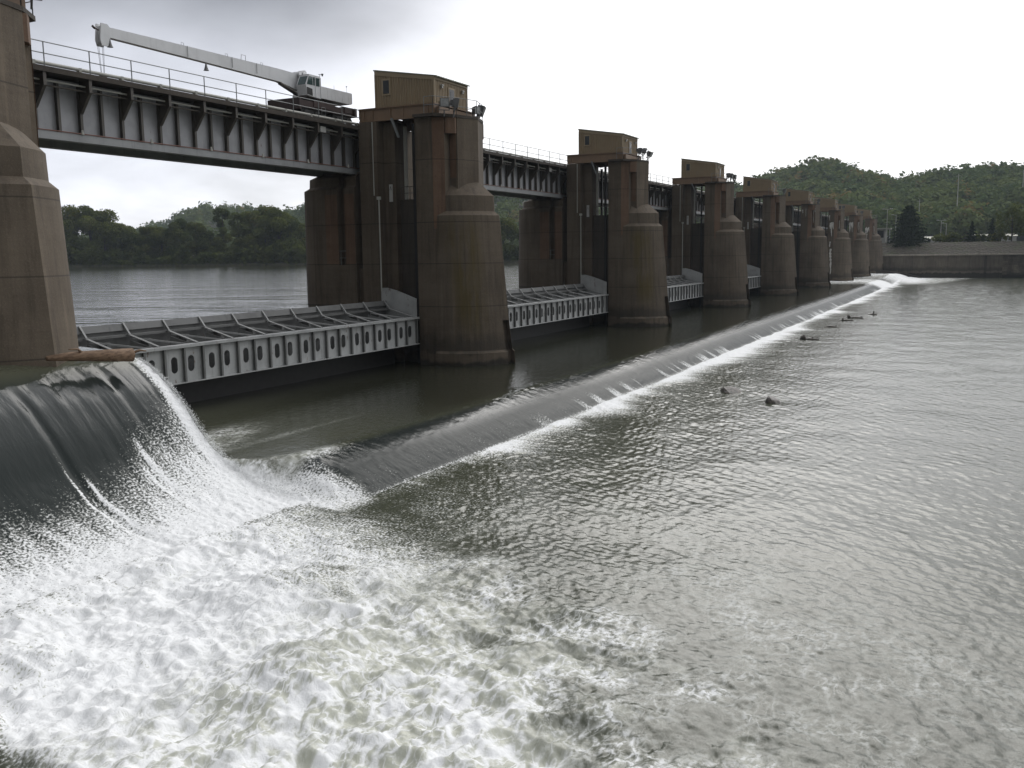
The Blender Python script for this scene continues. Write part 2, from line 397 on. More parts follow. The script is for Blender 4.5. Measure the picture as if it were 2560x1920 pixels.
m = MB(); m.box(HX0 - .084, HX0 - .076, 36.16, 36.62, 17.93, 18.78); m.build('pane', M['glass'], wf, off=H0['base'])
m = MB(); m.box(-.62, .22, HY0 - .085, HY0 - .036, HZ, 18.28); df = m.build('door', M['trim'], H0)
m = MB(); m.box(-.52, .12, HY0 - .094, HY0 - .086, HZ + .02, 18.18); m.build('door_leaf', M['lamp'], df, off=H0['base'])
m = MB(); m.box(-.36, -.04, HY0 - .103, HY0 - .095, 17.55, 18.05); m.build('door_glass', M['glass'], df, off=H0['base'])
for x in (-1.55, 1.15):
    m = MB(); m.box(x - .09, x + .15, HY0 - .22, HY0 - .076, 18.24, 18.32); m.box(x - .05, x + .11, HY0 - .18, HY0 - .076, 18.1, 18.24)
    m.build('wall_lamp', M['board'], H0)
m = MB(); m.box(-2.5, -1.0, 32.3, 32.5, 16.36, 16.8); m.build('platform_step', M['beam'], H0)
HUT_LABELS = ['tan metal hoist hut on the nearest pier beside the left edge', 'largest visible tan metal hoist hut, right of the white crane', 'second largest tan metal hoist hut, on the third pier',
 'tan metal hoist hut on the fourth pier, floodlights at its right', 'tan metal hoist hut on the fifth pier, first one seen against the wooded hill', 'tan metal hoist hut on the sixth pier above short white streaks',
 'tan metal hoist hut on the seventh pier above the longest white streak', 'brownish metal hoist hut on the eighth pier', 'last brownish metal hoist hut, nearest the far bank lamp mast']
CH = {}
for c in bpy.data.objects:
    if c.parent: CH.setdefault(c.parent.name, []).append(c)
for i, x in enumerate(PX):
    o = hut0 if i == 0 else copy_tree(hut0, CH)
    o.location = (x, 34, 16.2); tag(o, HUT_LABELS[i], 'hut', 'hoist huts on top of the piers')

# ------------------------------------------------------------------ floodlights
fl0 = empty('floodlight', (0, 0, 0))
m = MB(); m.loft([[(-.22, -.16, -.2), (.22, -.16, -.2), (.22, -.16, .2), (-.22, -.16, .2)], [(-.25, .10, -.24), (.25, .10, -.24), (.25, .10, .24), (-.25, .10, .24)], [(-.25, .16, -.24), (.25, .16, -.24), (.25, .16, .24), (-.25, .16, .24)]])
m.box(-.12, .12, -.30, -.16, -.12, .12); m.build('housing', M['lamp'], fl0)
m = MB(); m.box(-.22, .22, .162, .168, -.21, .21); m.build('lens', M['lens'], fl0)
m = MB(); m.box(-.30, -.27, -.04, .04, -.38, .06); m.box(.27, .30, -.04, .04, -.38, .06); m.box(-.30, .30, -.04, .04, -.42, -.38); m.tube([(0, 0, -.42), (0, 0, -.75)], .04, 6); m.build('bracket', M['lamp'], fl0)
CHF = {fl0.name: kids(fl0)}
first = True
def flood(i, x, y, z, rz, rx, label, s=1.0):
    global first
    o = fl0 if first else copy_tree(fl0, CHF); first = False
    o.location = (PX[i] + x, y, z); o.rotation_euler = (R(rx), 0, R(rz)); o.scale = (s, s, s)
    tag(o, label, 'floodlight', 'floodlights on the pier platforms')
W = ['nearest', 'second', 'third', 'fourth', 'fifth', 'sixth', 'seventh', 'eighth']
flood(0, 2.6, 31.75, 18.25, 205, -28, 'large dark floodlight at the top left corner, upper of the two on the nearest pier', 1.5)
flood(0, 2.25, 31.45, 17.1, 150, -38, 'smaller floodlight below another at the top left corner on the nearest pier', 1.15)
flood(1, -2.75, 31.75, 16.95, 130, -5, 'grey floodlight at the rail corner left of the door of the largest hut', 1.15)
flood(1, -2.1, 31.3, 16.95, 215, -10, 'black floodlight turned outward directly left of the largest hut door', 1.2)
flood(1, 1.0, 31.5, 16.9, 160, 0, 'small boxy floodlight standing upright right of the largest hut', 1.0)
flood(1, 2.1, 31.75, 17.05, 200, -22, 'pale floodlight leaning outward at the far rail corner of the second pier', 1.45)
flood(2, -1.9, 31.1, 17.1, 200, -10, 'dark floodlight in front of the door on the third pier', 1.15)
flood(2, 2.4, 31.5, 17.2, 170, -30, 'dark floodlight tilted down over the far rail of the third pier', 1.1)
flood(2, 2.9, 32.3, 17.6, 220, -15, 'dark floodlight raised at the outermost rail corner of the third pier', 1.1)
flood(3, -1.2, 30.95, 17.1, 185, -8, 'dark floodlight against the door wall on the fourth pier', 1.2)
flood(3, .9, 31.0, 17.1, 180, -5, 'dark upright floodlight, first right of the hut on the fourth pier', 1.1)
flood(3, 2.2, 31.35, 17.15, 165, -5, 'dark upright floodlight, middle one right of the hut on the fourth pier', 1.1)
flood(3, 2.9, 32.3, 17.5, 215, -25, 'dark floodlight tilted at the outer rail corner of the fourth pier', 1.2)
for i in (4, 5, 6, 7):
    flood(i, -.6, 30.9, 17.1, 185, -8, f'small dark floodlight close to the hut on the {W[i]} pier', 1.1)
    flood(i, 2.5, 31.5, 17.2, 170, -12, f'small dark floodlight at the outer end of the rail on the {W[i]} pier', 1.1)

# ================================================================== BRIDGE SPANS
sp0 = empty('bridge_span', (0, 40.9, 13.0)); B0 = sp0
X0s, X1s = -34.98, -.02
bx = [-4.71 - 2.43 * k for k in range(-1, 13)]
for yw, nm in ((39.4, 'web'), (42.4, 'web')):
    m = MB(); m.box(X0s, X1s, yw - .02, yw + .02, 13.22, 15.52)
    sg = -1 if yw < 41 else 1
    m.box(X0s, X1s, yw - .24, yw + .24, 15.521, 15.58)
    m.build('girder_web', M['web'], B0)
    m = MB(); m.box(X0s, X1s, yw - .26, yw + .22, 12.84, 13.20); m.build('bottom_flange', M['flange'], B0)
x = -1.065
st_proto = None
while x > X0s + .3:
    m = MB(); m.box(x - .025, x + .025, 39.17, 39.379, 13.205, 15.52); m.box(x - .07, x + .07, 39.145, 39.17, 13.205, 15.52); m.build('stiffener', M['steel_dark'], B0); x -= 1.215
for xx in bx:
    if xx > -1: continue
    m = MB(); m.prism_x([(39.14, 15.7), (38.42, 15.7), (38.42, 15.12), (39.14, 14.2)], xx - .02, xx + .02)
    m.bar((xx, 38.40, 15.74), (xx, 38.40, 15.1), .16, .03, (0, 1, 0)); m.bar((xx, 38.40, 15.12), (xx, 39.13, 14.17), .16, .03, (0, 1, 0)); m.build('bracket', M['steel_dark'], B0)
m = MB(); m.box(X0s, X1s, 38.36, 43.44, 15.70, 15.86); m.box(X0s, X1s, 38.30, 38.36, 15.68, 15.93); m.box(X0s, X1s, 43.44, 43.5, 15.68, 15.93); m.build('deck', M['conc_dark'], B0)
for y in (38.34, 43.46):
    m = MB()
    for xx in bx: m.tube([(xx, y, 15.86), (xx, y, 16.98)], .028, 5)
    for z in (16.97, 16.47): m.tube([(X0s, y, z), (X1s, y, z)], .026, 5)
    m.build('railing', M['rail'], B0)
m = MB(); m.tube([(X0s, 38.75, 16.13), (X1s, 38.75, 16.13)], .085, 8)
for xx in bx: m.box(xx - .35, xx - .2, 38.66, 38.86, 15.86, 16.2)
m.build('service_pipe', M['pipe'], B0)
for y in (39.7, 42.1):
    m = MB(); m.box(X0s, X1s, y - .04, y + .04, 15.86, 16.03); m.build('crane_rail', M['rustpipe'], B0)
for z in (15.38, 15.16):
    m = MB(); m.tube([(X0s, 38.75, z), (X1s, 38.75, z)], .045, 6); m.build('conduit', M['pipe' if z > 15.2 else 'steel_dark'], B0)
m = MB(); m.tube([(X0s, 39.12, 13.235), (X1s, 39.12, 13.235)], .03, 5); m.build('rusty_pipe', M['rustpipe'], B0)
for k in range(8):
    xx = -3.2 - 4.2 * k
    m = MB(); m.tube([(xx, 39.12, 13.2), (xx, 39.12, 13.42)], .09, 6, [1, .5]); m.build('flange_lug', M['pipe'], B0)
m = MB(); m.box(-6.75, -6.2, 38.55, 38.7, 15.16, 15.52); m.build('junction_box', M['board'], B0)
SPAN_LABELS = ['grey steel girder bridge span carrying the white crane', 'girder bridge span between the second and third piers', 'girder bridge span between the third and fourth piers', 'girder bridge span between the fourth and fifth piers',
 'girder bridge span between the fifth and sixth piers', 'girder bridge span between the sixth and seventh piers', 'girder bridge span between the seventh and eighth piers', 'last girder bridge span, reaching the far bank pier']
CH = {}
for c in bpy.data.objects:
    if c.parent: CH.setdefault(c.parent.name, []).append(c)
for i in range(8):
    o = sp0 if i == 0 else copy_tree(sp0, CH)
    o.location = (PX[i + 1], 40.9, 13.0); tag(o, SPAN_LABELS[i], 'bridge span', 'steel bridge spans between the piers')

# ================================================================== LIFT GATES
g0 = empty('lift_gate', (0, 35.2, 1.4)); G0 = g0
GX0, GX1 = -31.4, -2.95
def holed_panel(mb, x0, x1, z0, z1, cx, cz, w, h, y0, y1):
    n = 20; inner = []; outer = []
    for k in range(n):
        a = 2 * math.pi * k / n + math.pi / n
        sx, sz = math.cos(a), math.sin(a)
        r = w / 2; ex = r * sx; ez = r * sz + (h / 2 - r) * (1 if sz > 0 else -1)
        inner.append((cx + ex, cz + ez))
        t = min(((x1 - cx) / sx if sx > 1e-9 else (x0 - cx) / sx if sx < -1e-9 else 1e9), ((z1 - cz) / sz if sz > 1e-9 else (z0 - cz) / sz if sz < -1e-9 else 1e9))
        outer.append((cx + sx * t, cz + sz * t))
    # snap the nearest outer samples to the corners
    for cxn, czn in ((x0, z0), (x0, z1), (x1, z0), (x1, z1)):
        k = min(range(n), key=lambda q: (outer[q][0] - cxn) ** 2 + (outer[q][1] - czn) ** 2); outer[k] = (cxn, czn)
    vs = [(x, y0, z) for x, z in outer] + [(x, y0, z) for x, z in inner] + [(x, y1, z) for x, z in outer] + [(x, y1, z) for x, z in inner]
    fs = []
    for k in range(n):
        j = (k + 1) % n
        fs += [(k, j, n + j, n + k), (2 * n + k, 3 * n + k, 3 * n + j, 2 * n + j), (n + k, n + j, 3 * n + j, 3 * n + k)]
    mb.add(vs, fs)
bay = 1.2; nb = 24; xs0 = GX1 - .25 - bay * nb
m = MB(); m.box(GX1 - .25, GX1, 34.08, 34.11, 1.46, 3.16)
if xs0 > GX0: m.box(GX0, xs0, 34.08, 34.11, 1.46, 3.16)
for k in range(nb):
    x0 = xs0 + k * bay
    if x0 < GX0: continue
    wide = (k % 2 == 0)
    holed_panel(m, x0, x0 + bay, 1.46, 3.16, x0 + bay * (.55 if wide else .42), 2.3, .40, .78, 34.08, 34.11)
m.build('front_girder', M['gate'], G0)
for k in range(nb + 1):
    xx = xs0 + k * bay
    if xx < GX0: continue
    m = MB(); m.box(xx - .02, xx + .02, 33.93, 34.075, 1.465, 3.15); m.box(xx - .055, xx + .055, 33.915, 33.93, 1.465, 3.15); m.build('stiffener', M['gate_shaded'], G0)
m = MB(); m.box(GX0, GX1, 33.90, 34.50, 3.165, 3.215); m.box(GX0, GX1, 33.88, 33.899, 3.10, 3.23); m.build('top_flange', M['gate'], G0)
m = MB(); m.box(GX0, GX1, 33.90, 34.50, 1.405, 1.455); m.build('bottom_flange', M['gate'], G0)
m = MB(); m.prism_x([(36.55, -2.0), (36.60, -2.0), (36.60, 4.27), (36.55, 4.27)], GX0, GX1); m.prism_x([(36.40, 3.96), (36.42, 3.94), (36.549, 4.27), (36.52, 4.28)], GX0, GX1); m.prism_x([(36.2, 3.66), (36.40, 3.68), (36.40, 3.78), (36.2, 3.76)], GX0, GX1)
m.build('skin_plate', M['gate_shaded'], G0)
for k in range(13):
    xx = GX1 - .3 - 2.4 * k
    if xx < GX0: break
    m = MB(); m.prism_x([(34.3, 3.10), (36.1, 3.5), (36.1, 1.5), (35.4, 1.5), (34.9, 2.4), (34.3, 2.6)], xx - .012, xx + .012)
    m.bar((xx, 34.25, 3.24), (xx, 36.15, 3.76), .16, .04, (0, 0, 1)); m.bar((xx, 36.10, 3.76), (xx, 36.52, 4.30), .10, .07, (0, 1, 0)); m.build('rib', M['gate_rib'], G0)
    if k > 0:
        m = MB(); m.bar((xx + .05, 36.05, 3.60), (xx + 2.25, 34.5, 3.14), .13, .08); m.build('diagonal_brace', M['gate_rib'], G0)
    if k > 0:
        m = MB(); m.box(xx + 1.0, xx + 1.2, 36.0, 36.5, 1.5, 3.5); m.build('skin_stiffener', M['gate_shaded'], G0)
m = MB(); m.box(GX0, GX1, 34.5, 36.5, 1.41, 1.45); m.box(GX0, GX1, 36.0, 36.54, -2, 1.4); m.build('shaded_bottom_plate', M['black'], G0)  # black colour paints in the shade beneath the gate
for xe, t in ((GX1 - .02, .06), (GX0 - .06, .06)):
    m = MB(); m.prism_x([(34.12, 1.46), (36.9, 1.46), (36.9, 5.12), (36.4, 5.14), (35.6, 4.95), (34.1, 4.42)], xe, xe + t); m.build('end_plate', M['gate'], G0)
GATE_LABELS = ['longest pale steel lift gate with oval holes, right of the waterfall', 'pale steel lift gate with oval holes between the second and third piers', 'short visible piece of steel lift gate between the third and fourth piers', 'sliver of steel lift gate between the fourth and fifth piers', 'steel lift gate between the fifth and sixth piers, mostly hidden']
CH = {}
for c in bpy.data.objects:
    if c.parent: CH.setdefault(c.parent.name, []).append(c)
for i in range(4):
    o = g0 if i == 0 else copy_tree(g0, CH)
    o.location = (PX[i + 1], 35.2, 1.4); tag(o, GATE_LABELS[i], 'dam gate', 'lift gates between the piers')

# ================================================================== RAIL CRANE on the first span
c0 = empty('rail_crane', (51.5, 40.9, 16.03), 'white telescopic crane on a rusty red rail carrier, parked on the bridge', 'crane'); C0 = c0
m = MB(); m.box(48.8, 54.75, 39.72, 42.1, 16.75, 17.22); m.box(48.75, 48.95, 39.6, 42.2, 16.6, 17.3); m.box(54.6, 54.85, 39.6, 42.2, 16.75, 17.34); m.box(50.3, 52.5, 39.68, 42.14, 16.9, 17.32)
m.box(53.6, 54.7, 39.69, 42.12, 16.95, 17.34)
m.build('carrier', M['redframe'], C0)
for xx in (49.5, 50.6, 52.9, 54.0):
    for y in (39.62, 42.02):
        m = MB(); a = [(xx + .3 * math.cos(t * math.pi / 8), 16.34 + .3 * math.sin(t * math.pi / 8)) for t in range(16)]; m.prism_y([(p, q) for p, q in a], y, y + .14); m.build('wheel', M['black'], C0)
for xx in (49.1, 52.4):
    m = MB(); m.box(xx, xx + 2, 39.80, 42.0, 16.4, 16.74); m.build('truck_frame', M['black'], C0)
m = MB(); m.tube([(51.4, 40.9, 17.2), (51.4, 40.9, 17.58)], .95, 20); m.build('turntable', M['black'], C0)
m = MB(); m.prism_y([(51.1, 17.58), (54.45, 17.58), (54.6, 17.66), (54.6, 18.30), (54.5, 18.34), (51.1, 18.34)], 39.78, 42.02)
m.box(54.602, 54.72, 39.95, 41.85, 17.7, 18.25)
for xx in (51.9, 52.7, 53.5, 54.2): m.box(xx - .008, xx + .008, 39.772, 39.782, 17.6, 18.33)
m.build('counterweight_body', M['white'], C0)
cab = MB(); cab.prism_y([(49.72, 17.58), (51.1, 17.5), (51.1, 18.84), (49.95, 18.84), (49.62, 18.22)], 39.72, 40.5); cab.box(49.95, 51.1, 39.74, 40.48, 18.84, 18.92)
cb = cab.build('cab', M['white'], C0)
for x0, x1, a in ((49.80, 50.28, .16), (50.34, 50.5, 0), (50.62, 50.98, 0)):
    m = MB(); m.prism_y([(x0 - a * .6, 18.26), (x1, 18.26), (x1, 18.78), (x0 + a * .7, 18.78)], 39.705, 39.716); m.build('window', M['cabglass'], cb, off=C0['base'])
m = MB(); m.add([(49.612, 39.80, 18.25), (49.612, 40.42, 18.25), (49.925, 40.42, 18.80), (49.925, 39.80, 18.80), (49.63, 39.80, 18.25), (49.63, 40.42, 18.25), (49.94, 40.42, 18.80), (49.94, 39.80, 18.80)], [(0, 1, 2, 3), (7, 6, 5, 4), (0, 4, 5, 1), (1, 5, 6, 2), (2, 6, 7, 3), (3, 7, 4, 0)]); m.build('windscreen', M['cabglass'], cb, off=C0['base'])
m = MB(); m.prism_y([(49.70, 17.64), (50.25, 17.60), (50.22, 18.02), (49.69, 18.08)], 39.70, 39.718); m.build('grille', M['black'], cb, off=C0['base'])
m = MB(); m.box(50.545, 50.575, 39.69, 39.718, 17.55, 18.84); m.box(51.08, 51.11, 39.69, 39.718, 17.5, 18.84); m.build('door_rail', M['white'], cb, off=C0['base'])
m = MB()   # hose drum and lamps on the cab roof
m.prism_y([(50.55 + .26 * math.cos(t * math.pi / 8), 19.05 + .26 * math.sin(t * math.pi / 8)) for t in range(16)], 40.55, 40.95); m.prism_y([(50.2 + .2 * math.cos(t * math.pi / 8), 19.0 + .2 * math.sin(t * math.pi / 8)) for t in range(16)], 40.55, 41.2)
m.build('winch_drum', M['white'], C0)
m = MB(); m.tube([(51.05, 39.8, 18.2), (51.12, 39.75, 19.1)], .018, 5); m.tube([(51.0, 39.8, 19.05), (51.35, 39.75, 19.08)], .015, 5); m.tube([(51.36, 39.75, 18.98), (51.36, 39.75, 19.14)], .09, 7, [.4, 1]); m.build('mirror_arm', M['rail'], C0)
m = MB()   # main boom, section depth growing to the foot
bp = [(35.3, 18.50, 19.0), (41.0, 18.42, 19.04), (48.3, 18.28, 19.06), (50.1, 17.98, 19.02), (51.6, 18.2, 18.95)]
m.loft([[(x, 40.75, a), (x, 41.10, a), (x, 41.10, b), (x, 40.75, b)] for x, a, b in bp]); bo = m.build('boom', M['white'], C0)
m = MB()
for x, h in ((40.6, .0), (44.1, .0), (46.2, .0)): m.bar((x, 40.70, 18.44), (x, 40.70, 19.04), .03, .02)
for x in (40.2, 43.6, 46.6):
    m.tube([(x, 40.75, 19.02), (x, 40.75, 19.16), (x + .18, 40.75, 19.16), (x + .18, 40.75, 19.02)], .012, 5)
m.tube([(44.9, 40.75, 19.04), (44.95, 40.75, 19.34), (45.3, 40.75, 19.34), (45.3, 40.75, 19.04)], .016, 5)
m.build('boom_fittings', M['rail'], bo, off=C0['base'])
m = MB(); hp = [(34.86, 19.12), (35.25, 19.12), (35.42, 18.95), (35.36, 18.25), (35.2, 18.02), (34.84, 18.02), (34.76, 18.3)]
m.prism_y(hp, 40.72, 40.77); m.prism_y(hp, 41.07, 41.12)
m.box(34.95, 35.3, 40.771, 41.069, 18.2, 19.0)
m.build('boom_head', M['white'], bo, off=C0['base'])
m = MB(); m.bar((34.68, 40.7, 18.72), (34.42, 40.7, 18.78), .05, .05); m.tube([(34.46, 40.7, 18.76), (34.3, 40.7, 18.86)], .06, 6); m.build('head_lamp', M['redframe'], bo, off=C0['base'])
m = MB()
for dx, ex in ((34.70, 34.82), (34.78, 34.86), (35.0, 34.98), (35.08, 35.02)): m.tube([(dx, 40.9, 18.05), (ex, 40.9, 16.55)], .012, 4)
m.build('hoist_cable', M['black'], C0)
m = MB(); m.box(34.76, 35.08, 40.8, 41.0, 16.2, 16.58); m.tube([(34.92, 40.9, 16.22), (34.92, 40.9, 16.05), (35.02, 40.9, 15.98)], .04, 6); m.build('hook_block', M['redframe'], C0)
for x, z in ((35.35, 18.36), (42.0, 18.28)):
    m = MB(); m.tube([(x, 40.75, z + .1), (x, 40.75, z), (x, 40.75, z - .12), (x, 40.75, z - .3), (x, 40.75, z - .34)], .16, 10, [.15, .3, .45, .8, 1]); m.build('bell_lamp', M['lamp'], bo, off=C0['base'])
m = MB(); m.tube([(48.4, 40.85, 18.22), (50.2, 40.85, 17.72)], .13, 8); m.tube([(50.2, 40.85, 17.72), (51.2, 40.85, 17.62)], .16, 8); m.build('lift_cylinder', M['steel_dark'], C0)
m = MB(); m.tube([(52.9, 40, 18.34), (52.9, 40, 18.65)], .012, 4); m.tube([(54.3, 40, 18.34), (54.3, 40, 18.75)], .012, 4); m.tube([(54.3, 40, 18.75), (54.3, 40, 18.8)], .05, 6); m.build('antenna', M['rail'], C0)
m = MB()
for x in (50.9, 51.3): m.tube([(x, 39.55, 16.3), (x, 39.55, 16.95)], .02, 4)
for z in (16.45, 16.7, 16.95): m.tube([(50.9, 39.55, z), (51.3, 39.55, z)], .015, 4)
m.build('step_ladder', M['rail'], C0)

# driftwood log caught on the nearest pier
m = MB(); m.tube([(20.9, 28.1, 4.02), (21.8, 28.05, 4.0), (23.0, 27.85, 3.92), (23.95, 27.55, 3.86)], .24, 10, [.35, .7, .9, 1.05]); m.tube([(23.9, 27.62, 3.9), (24.25, 27.5, 4.0), (24.5, 27.45, 3.95)], .06, 6, [1, .8, .4]); m.tube([(22.2, 28.0, 4.1), (21.9, 27.8, 4.25), (21.5, 27.75, 4.28)], .05, 5, [1, .8, .4])
mw, nt, b = newmat('driftwood'); g = NT(nt); p = g.obj()
g.put(b.inputs['Base Color'], g.mix(g.step(g.noise(g.scale(p, 2, 12, 12), 1.5, 5, .6), .35, .65), (.09, .052, .028), (.19, .12, .072))); b.inputs['Roughness'].default_value = .8
g.bump(b, g.noise(g.scale(p, 1, 8, 8), 2, 4), .4, .03)
lg = m.build('driftwood_log', mw, None, off=(22.5, 27.9, 3.9), smooth=True)
tag(lg, 'brown driftwood log caught at the foot of the nearest pier', 'log')
# ================================================================== WATER
def axis(segs):
    out = []
    for a, b, f in segs:
        v = a
        while v < b: out.append(v); v += f(v)
    return np.array(out + [segs[-1][1]])
gx = axis([(4.0, 25.0, lambda v: .055), (25.0, 25.6, lambda v: .05), (25.6, 318.0, lambda v: .06 + .0031 * (v - 25))])
gy = np.concatenate([-axis([(2.0, 90.0, lambda v: .07 + .02 * (v - 2))])[::-1], axis([(-1.95, 29.5, lambda v: .065), (29.5, 36.54, lambda v: .12)])])
GXm, GYm = np.meshgrid(gx, gy, indexing='ij')
X, Y = GXm, GYm
hy = np.array([-100, 17.0, 19.0, 20.2, 21.4, 22.8, 24.3, 25.4, 26.2, 27.07, 27.96, 28.7, 29.6, 31.5, 40])
hz = np.array([-1.22, -1.22, -1.25, -1.22, -1.13, -.85, -.23, .71, 1.69, 2.59, 3.24, 3.60, 3.80, 3.9, 3.9])
fy = np.linspace(-100, 40, 14001); fz = np.interp(fy, hy, hz); kk = np.exp(-np.linspace(-3, 3, 81) ** 2 / 2); kk /= kk.sum()
fz = np.convolve(np.pad(fz, 40, mode='edge'), kk, mode='valid')
HIGH = np.interp(Y, fy, fz)
yc = 22.35 + .25 * (fbm(X * .10, X * 0 + 3, 3, 5) - .5) + np.clip((X - 60) * .010, 0, 2.5)
t = np.clip((yc - Y) / 3.3, 0, 1)
LOW = -1.18 * np.where(t < 1, .12 * t + .88 * t ** 2.0, 1.0)
fall = t
over = sst(Y, yc - .1, yc + .8)
# waves -----------------------------------------------------------
def waves(n, l0, l1, amp, main, spread, seed):
    r = np.random.default_rng(seed); h = np.zeros_like(X); q = 0
    for _ in range(n):
        L = l0 * (l1 / l0) ** r.random(); a = main + r.normal() * spread; k = 2 * math.pi / L; ph = r.random() * 7
        s = np.sin((X * math.cos(a) + Y * math.sin(a)) * k + ph + 1.2 * np.sin(X * .13 * r.random() + Y * .17 * r.random() + ph))
        h += (L / l1) ** .9 * (1 - np.abs(s) * 1.3 + .3 * s); q += ((L / l1) ** .9) ** 2
    return amp * h / math.sqrt(q)
near = 1 / (1 + (np.maximum(X - 60, 0) / 110) ** 2)
rip = (waves(20, .6, 1.5, .012, R(-57), .38, 3) + waves(30, .26, .6, .0075, R(-57), .55, 4)) * near + waves(16, 1.8, 5.0, .050, R(-40), .5, 6) * (1 - near)
rip2 = ((fbm(X * 1.1, Y * 1.5, 4, 8, True) - .5) * .03 + (fbm(X * .35, Y * .35, 2, 12) - .5) * .08) * near
# foam field -------------------------------------------------------
xe = np.interp(Y, [-8, 0, 3.3, 7, 13, 20, 21.5, 23, 30], [9.5, 12.0, 14.7, 18.2, 22.4, 25.0, 26.0, 26.2, 25.3])
xe = xe + 2.2 * sst(14 - Y, 0, 8)
xe = xe + 2.6 * (fbm(Y * .35, X * .18, 3, 21) - .5) * sst(21 - Y, 0, 3)
d = xe - X
pool = np.clip(.50 + d * .085, 0, .98) * (1 - sst(Y, 20.5, 22.0)) * sst(d, -6.0, .5)
pool = np.maximum(pool, .42 * sst(d, -15, -3) * (1 - sst(Y, 17, 20)))
thr = 9.2 + np.clip(Y - 13.6, -4, 8) * .36 + 1.2 * (fbm(Y * .6, X * .3, 3, 4) - .5)
dark = sst(X, thr - .5, thr + .6)
pool = pool * (.25 + .75 * dark)
pool = pool * (1 - .42 * (1 - .65 * sst(d, 2, 8)) * sst(fbm(X * .33, Y * .33, 4, 33), .46, .72))
yb = np.interp(X, [12, 16, 18, 20.6, 22.2, 23.9, 24.5, 24.75, 25.2], [23.3, 23.7, 23.7, 24.0, 24.9, 25.5, 26.0, 29.2, 29.6])
sheet = np.clip(.58 + (yb - Y) * .16, 0, .95) * sst(yb + 2.5 + .8 * (fbm(X * 1.6, Y * .2, 3, 35) - .5) - Y, 0, 2.3)
for x0, w, yt in ((19.22, .05, 26.4), (19.72, .09, 26.0), (21.9, .13, 26.0), (22.3, .16, 26.6), (23.4, .16, 25.9), (20.9, .06, 24.8), (24.1, .12, 26.2)):
    sheet = np.maximum(sheet, np.exp(-((X - x0) / (w * (1 + .35 * np.maximum(yt - Y, 0)))) ** 2) * sst(yt - Y, -.1, 1.4) * .88)
sheet = sheet * sst(Y, 20.3, 21.2)
spread = 1.9 * sst(24.8 - Y, 0, 3.0) ** 1.3
jag = .10 * (fbm(Y * 2.2, X * 0, 3, 9) - .5) + spread * .35 * (fbm(X * .8, Y * .8, 3, 19) - .5)
ishigh = 1 - sst(X, 25.12 + jag, 25.34 + jag + spread)
# low weir: streaks on the sheet, white line at the toe, fading wash below it
st = fbm(X * 1.7, Y * .25, 3, 41); st2 = fbm(X * .5, Y * .1, 2, 45)
weir = (.40 + .60 * sst(X, 33, 50)) * np.clip(sst(fall, .42, .95) * sst(st + .35 * (st2 - .5), .52, .74) * .70, 0, 1) * (fall < 1) * sst(fall, .2, .5)
toe = yc - 3.3; dt = toe - Y
wash = np.where(dt > -.25, (.80 * np.exp(-np.maximum(dt, 0) / 1.1) + .50 * np.exp(-np.maximum(dt, 0) / 6.0)) * sst(dt, -.25, .15), 0) * (.70 + .6 * st2)
tn_ = fbm(X * .8 + .12 * Y, Y * .05, 4, 47) + .10 * (fbm(X * .16, X * 0, 2, 48) - .5)
teeth = sst(tn_ + .10 * (fall - .75), .55, .70) * sst(fall + .5 * (fbm(X * .5, X * 0, 2, 49) - .5), .45, .85) * sst(X, 33, 44) * .66 * (.6 + .6 * fbm(X * 3, Y * .8, 2, 53))
weir = np.maximum(weir, .24 * sst(fall, .25, .8) * (.6 + .8 * st) * (fall < 1))
weir = np.maximum(np.maximum(weir, teeth * (fall < 1)), sst(fall, .9, .99) * .60 * (fall < 1))
wash = wash * (.55 + .45 * sst(X, 30, 48)) * (.72 + .50 * sst(fbm(X * .22, Y * .10, 4, 44), .30, .72))
wash = wash * (.75 + .5 * fbm(X * 1.6, Y * .35, 3, 46))
lowf = np.maximum(weir, wash)
far = sst(X, 205, 222) * (1 - .6 * sst(X, 236, 246) * (1 - sst(X, 262, 268))) * sst(Y, 17, 21)
far2 = sst(X, 215, 270) * sst(Y + (X - 215) * .12, 10, 22) * .85
leak = np.exp(-((Y - 27.3 - .32 * (X - 27)) / 1.5) ** 2) * sst(X, 25.3, 26.2) * (1 - sst(X, 28, 34)) * .62
leak2 = np.exp(-((Y - 22.6 + .2 * (X - 26)) / .8) ** 2) * sst(X, 25.2, 25.8) * (1 - sst(X, 26.5, 31)) * .8
leak3 = np.exp(-((Y - 25.8) / .5) ** 2) * (1 - sst(X, 27, 43)) * .33
lowf = np.maximum.reduce([lowf, far, far2, leak, leak2, leak3])
pour = np.maximum(sheet, 0)
low_all = np.maximum(lowf, np.where(Y < 21.6, pool, 0))
FOAM = np.where(X < 25.0, np.maximum(pour, pool), low_all) * 1.0
boil = (1 - sst(X, 25.3 + spread * .35, 25.5 + spread * 1.15)) * sst(X, 24.6, 25.0) * sst(25.6 - Y, 0, .8) * sst(Y, 17.5, 20) * (.62 + .5 * fbm(X * .7, Y * .7, 3, 27))
FOAM = np.maximum(FOAM, boil)
edge = sst(X, 24.55, 24.95) * (1 - sst(X, 25.25, 25.5)) * sst(29.3 - Y, 0, .5) * sst(Y, 20, 21)
FOAM = np.maximum(FOAM, edge * 1.05)
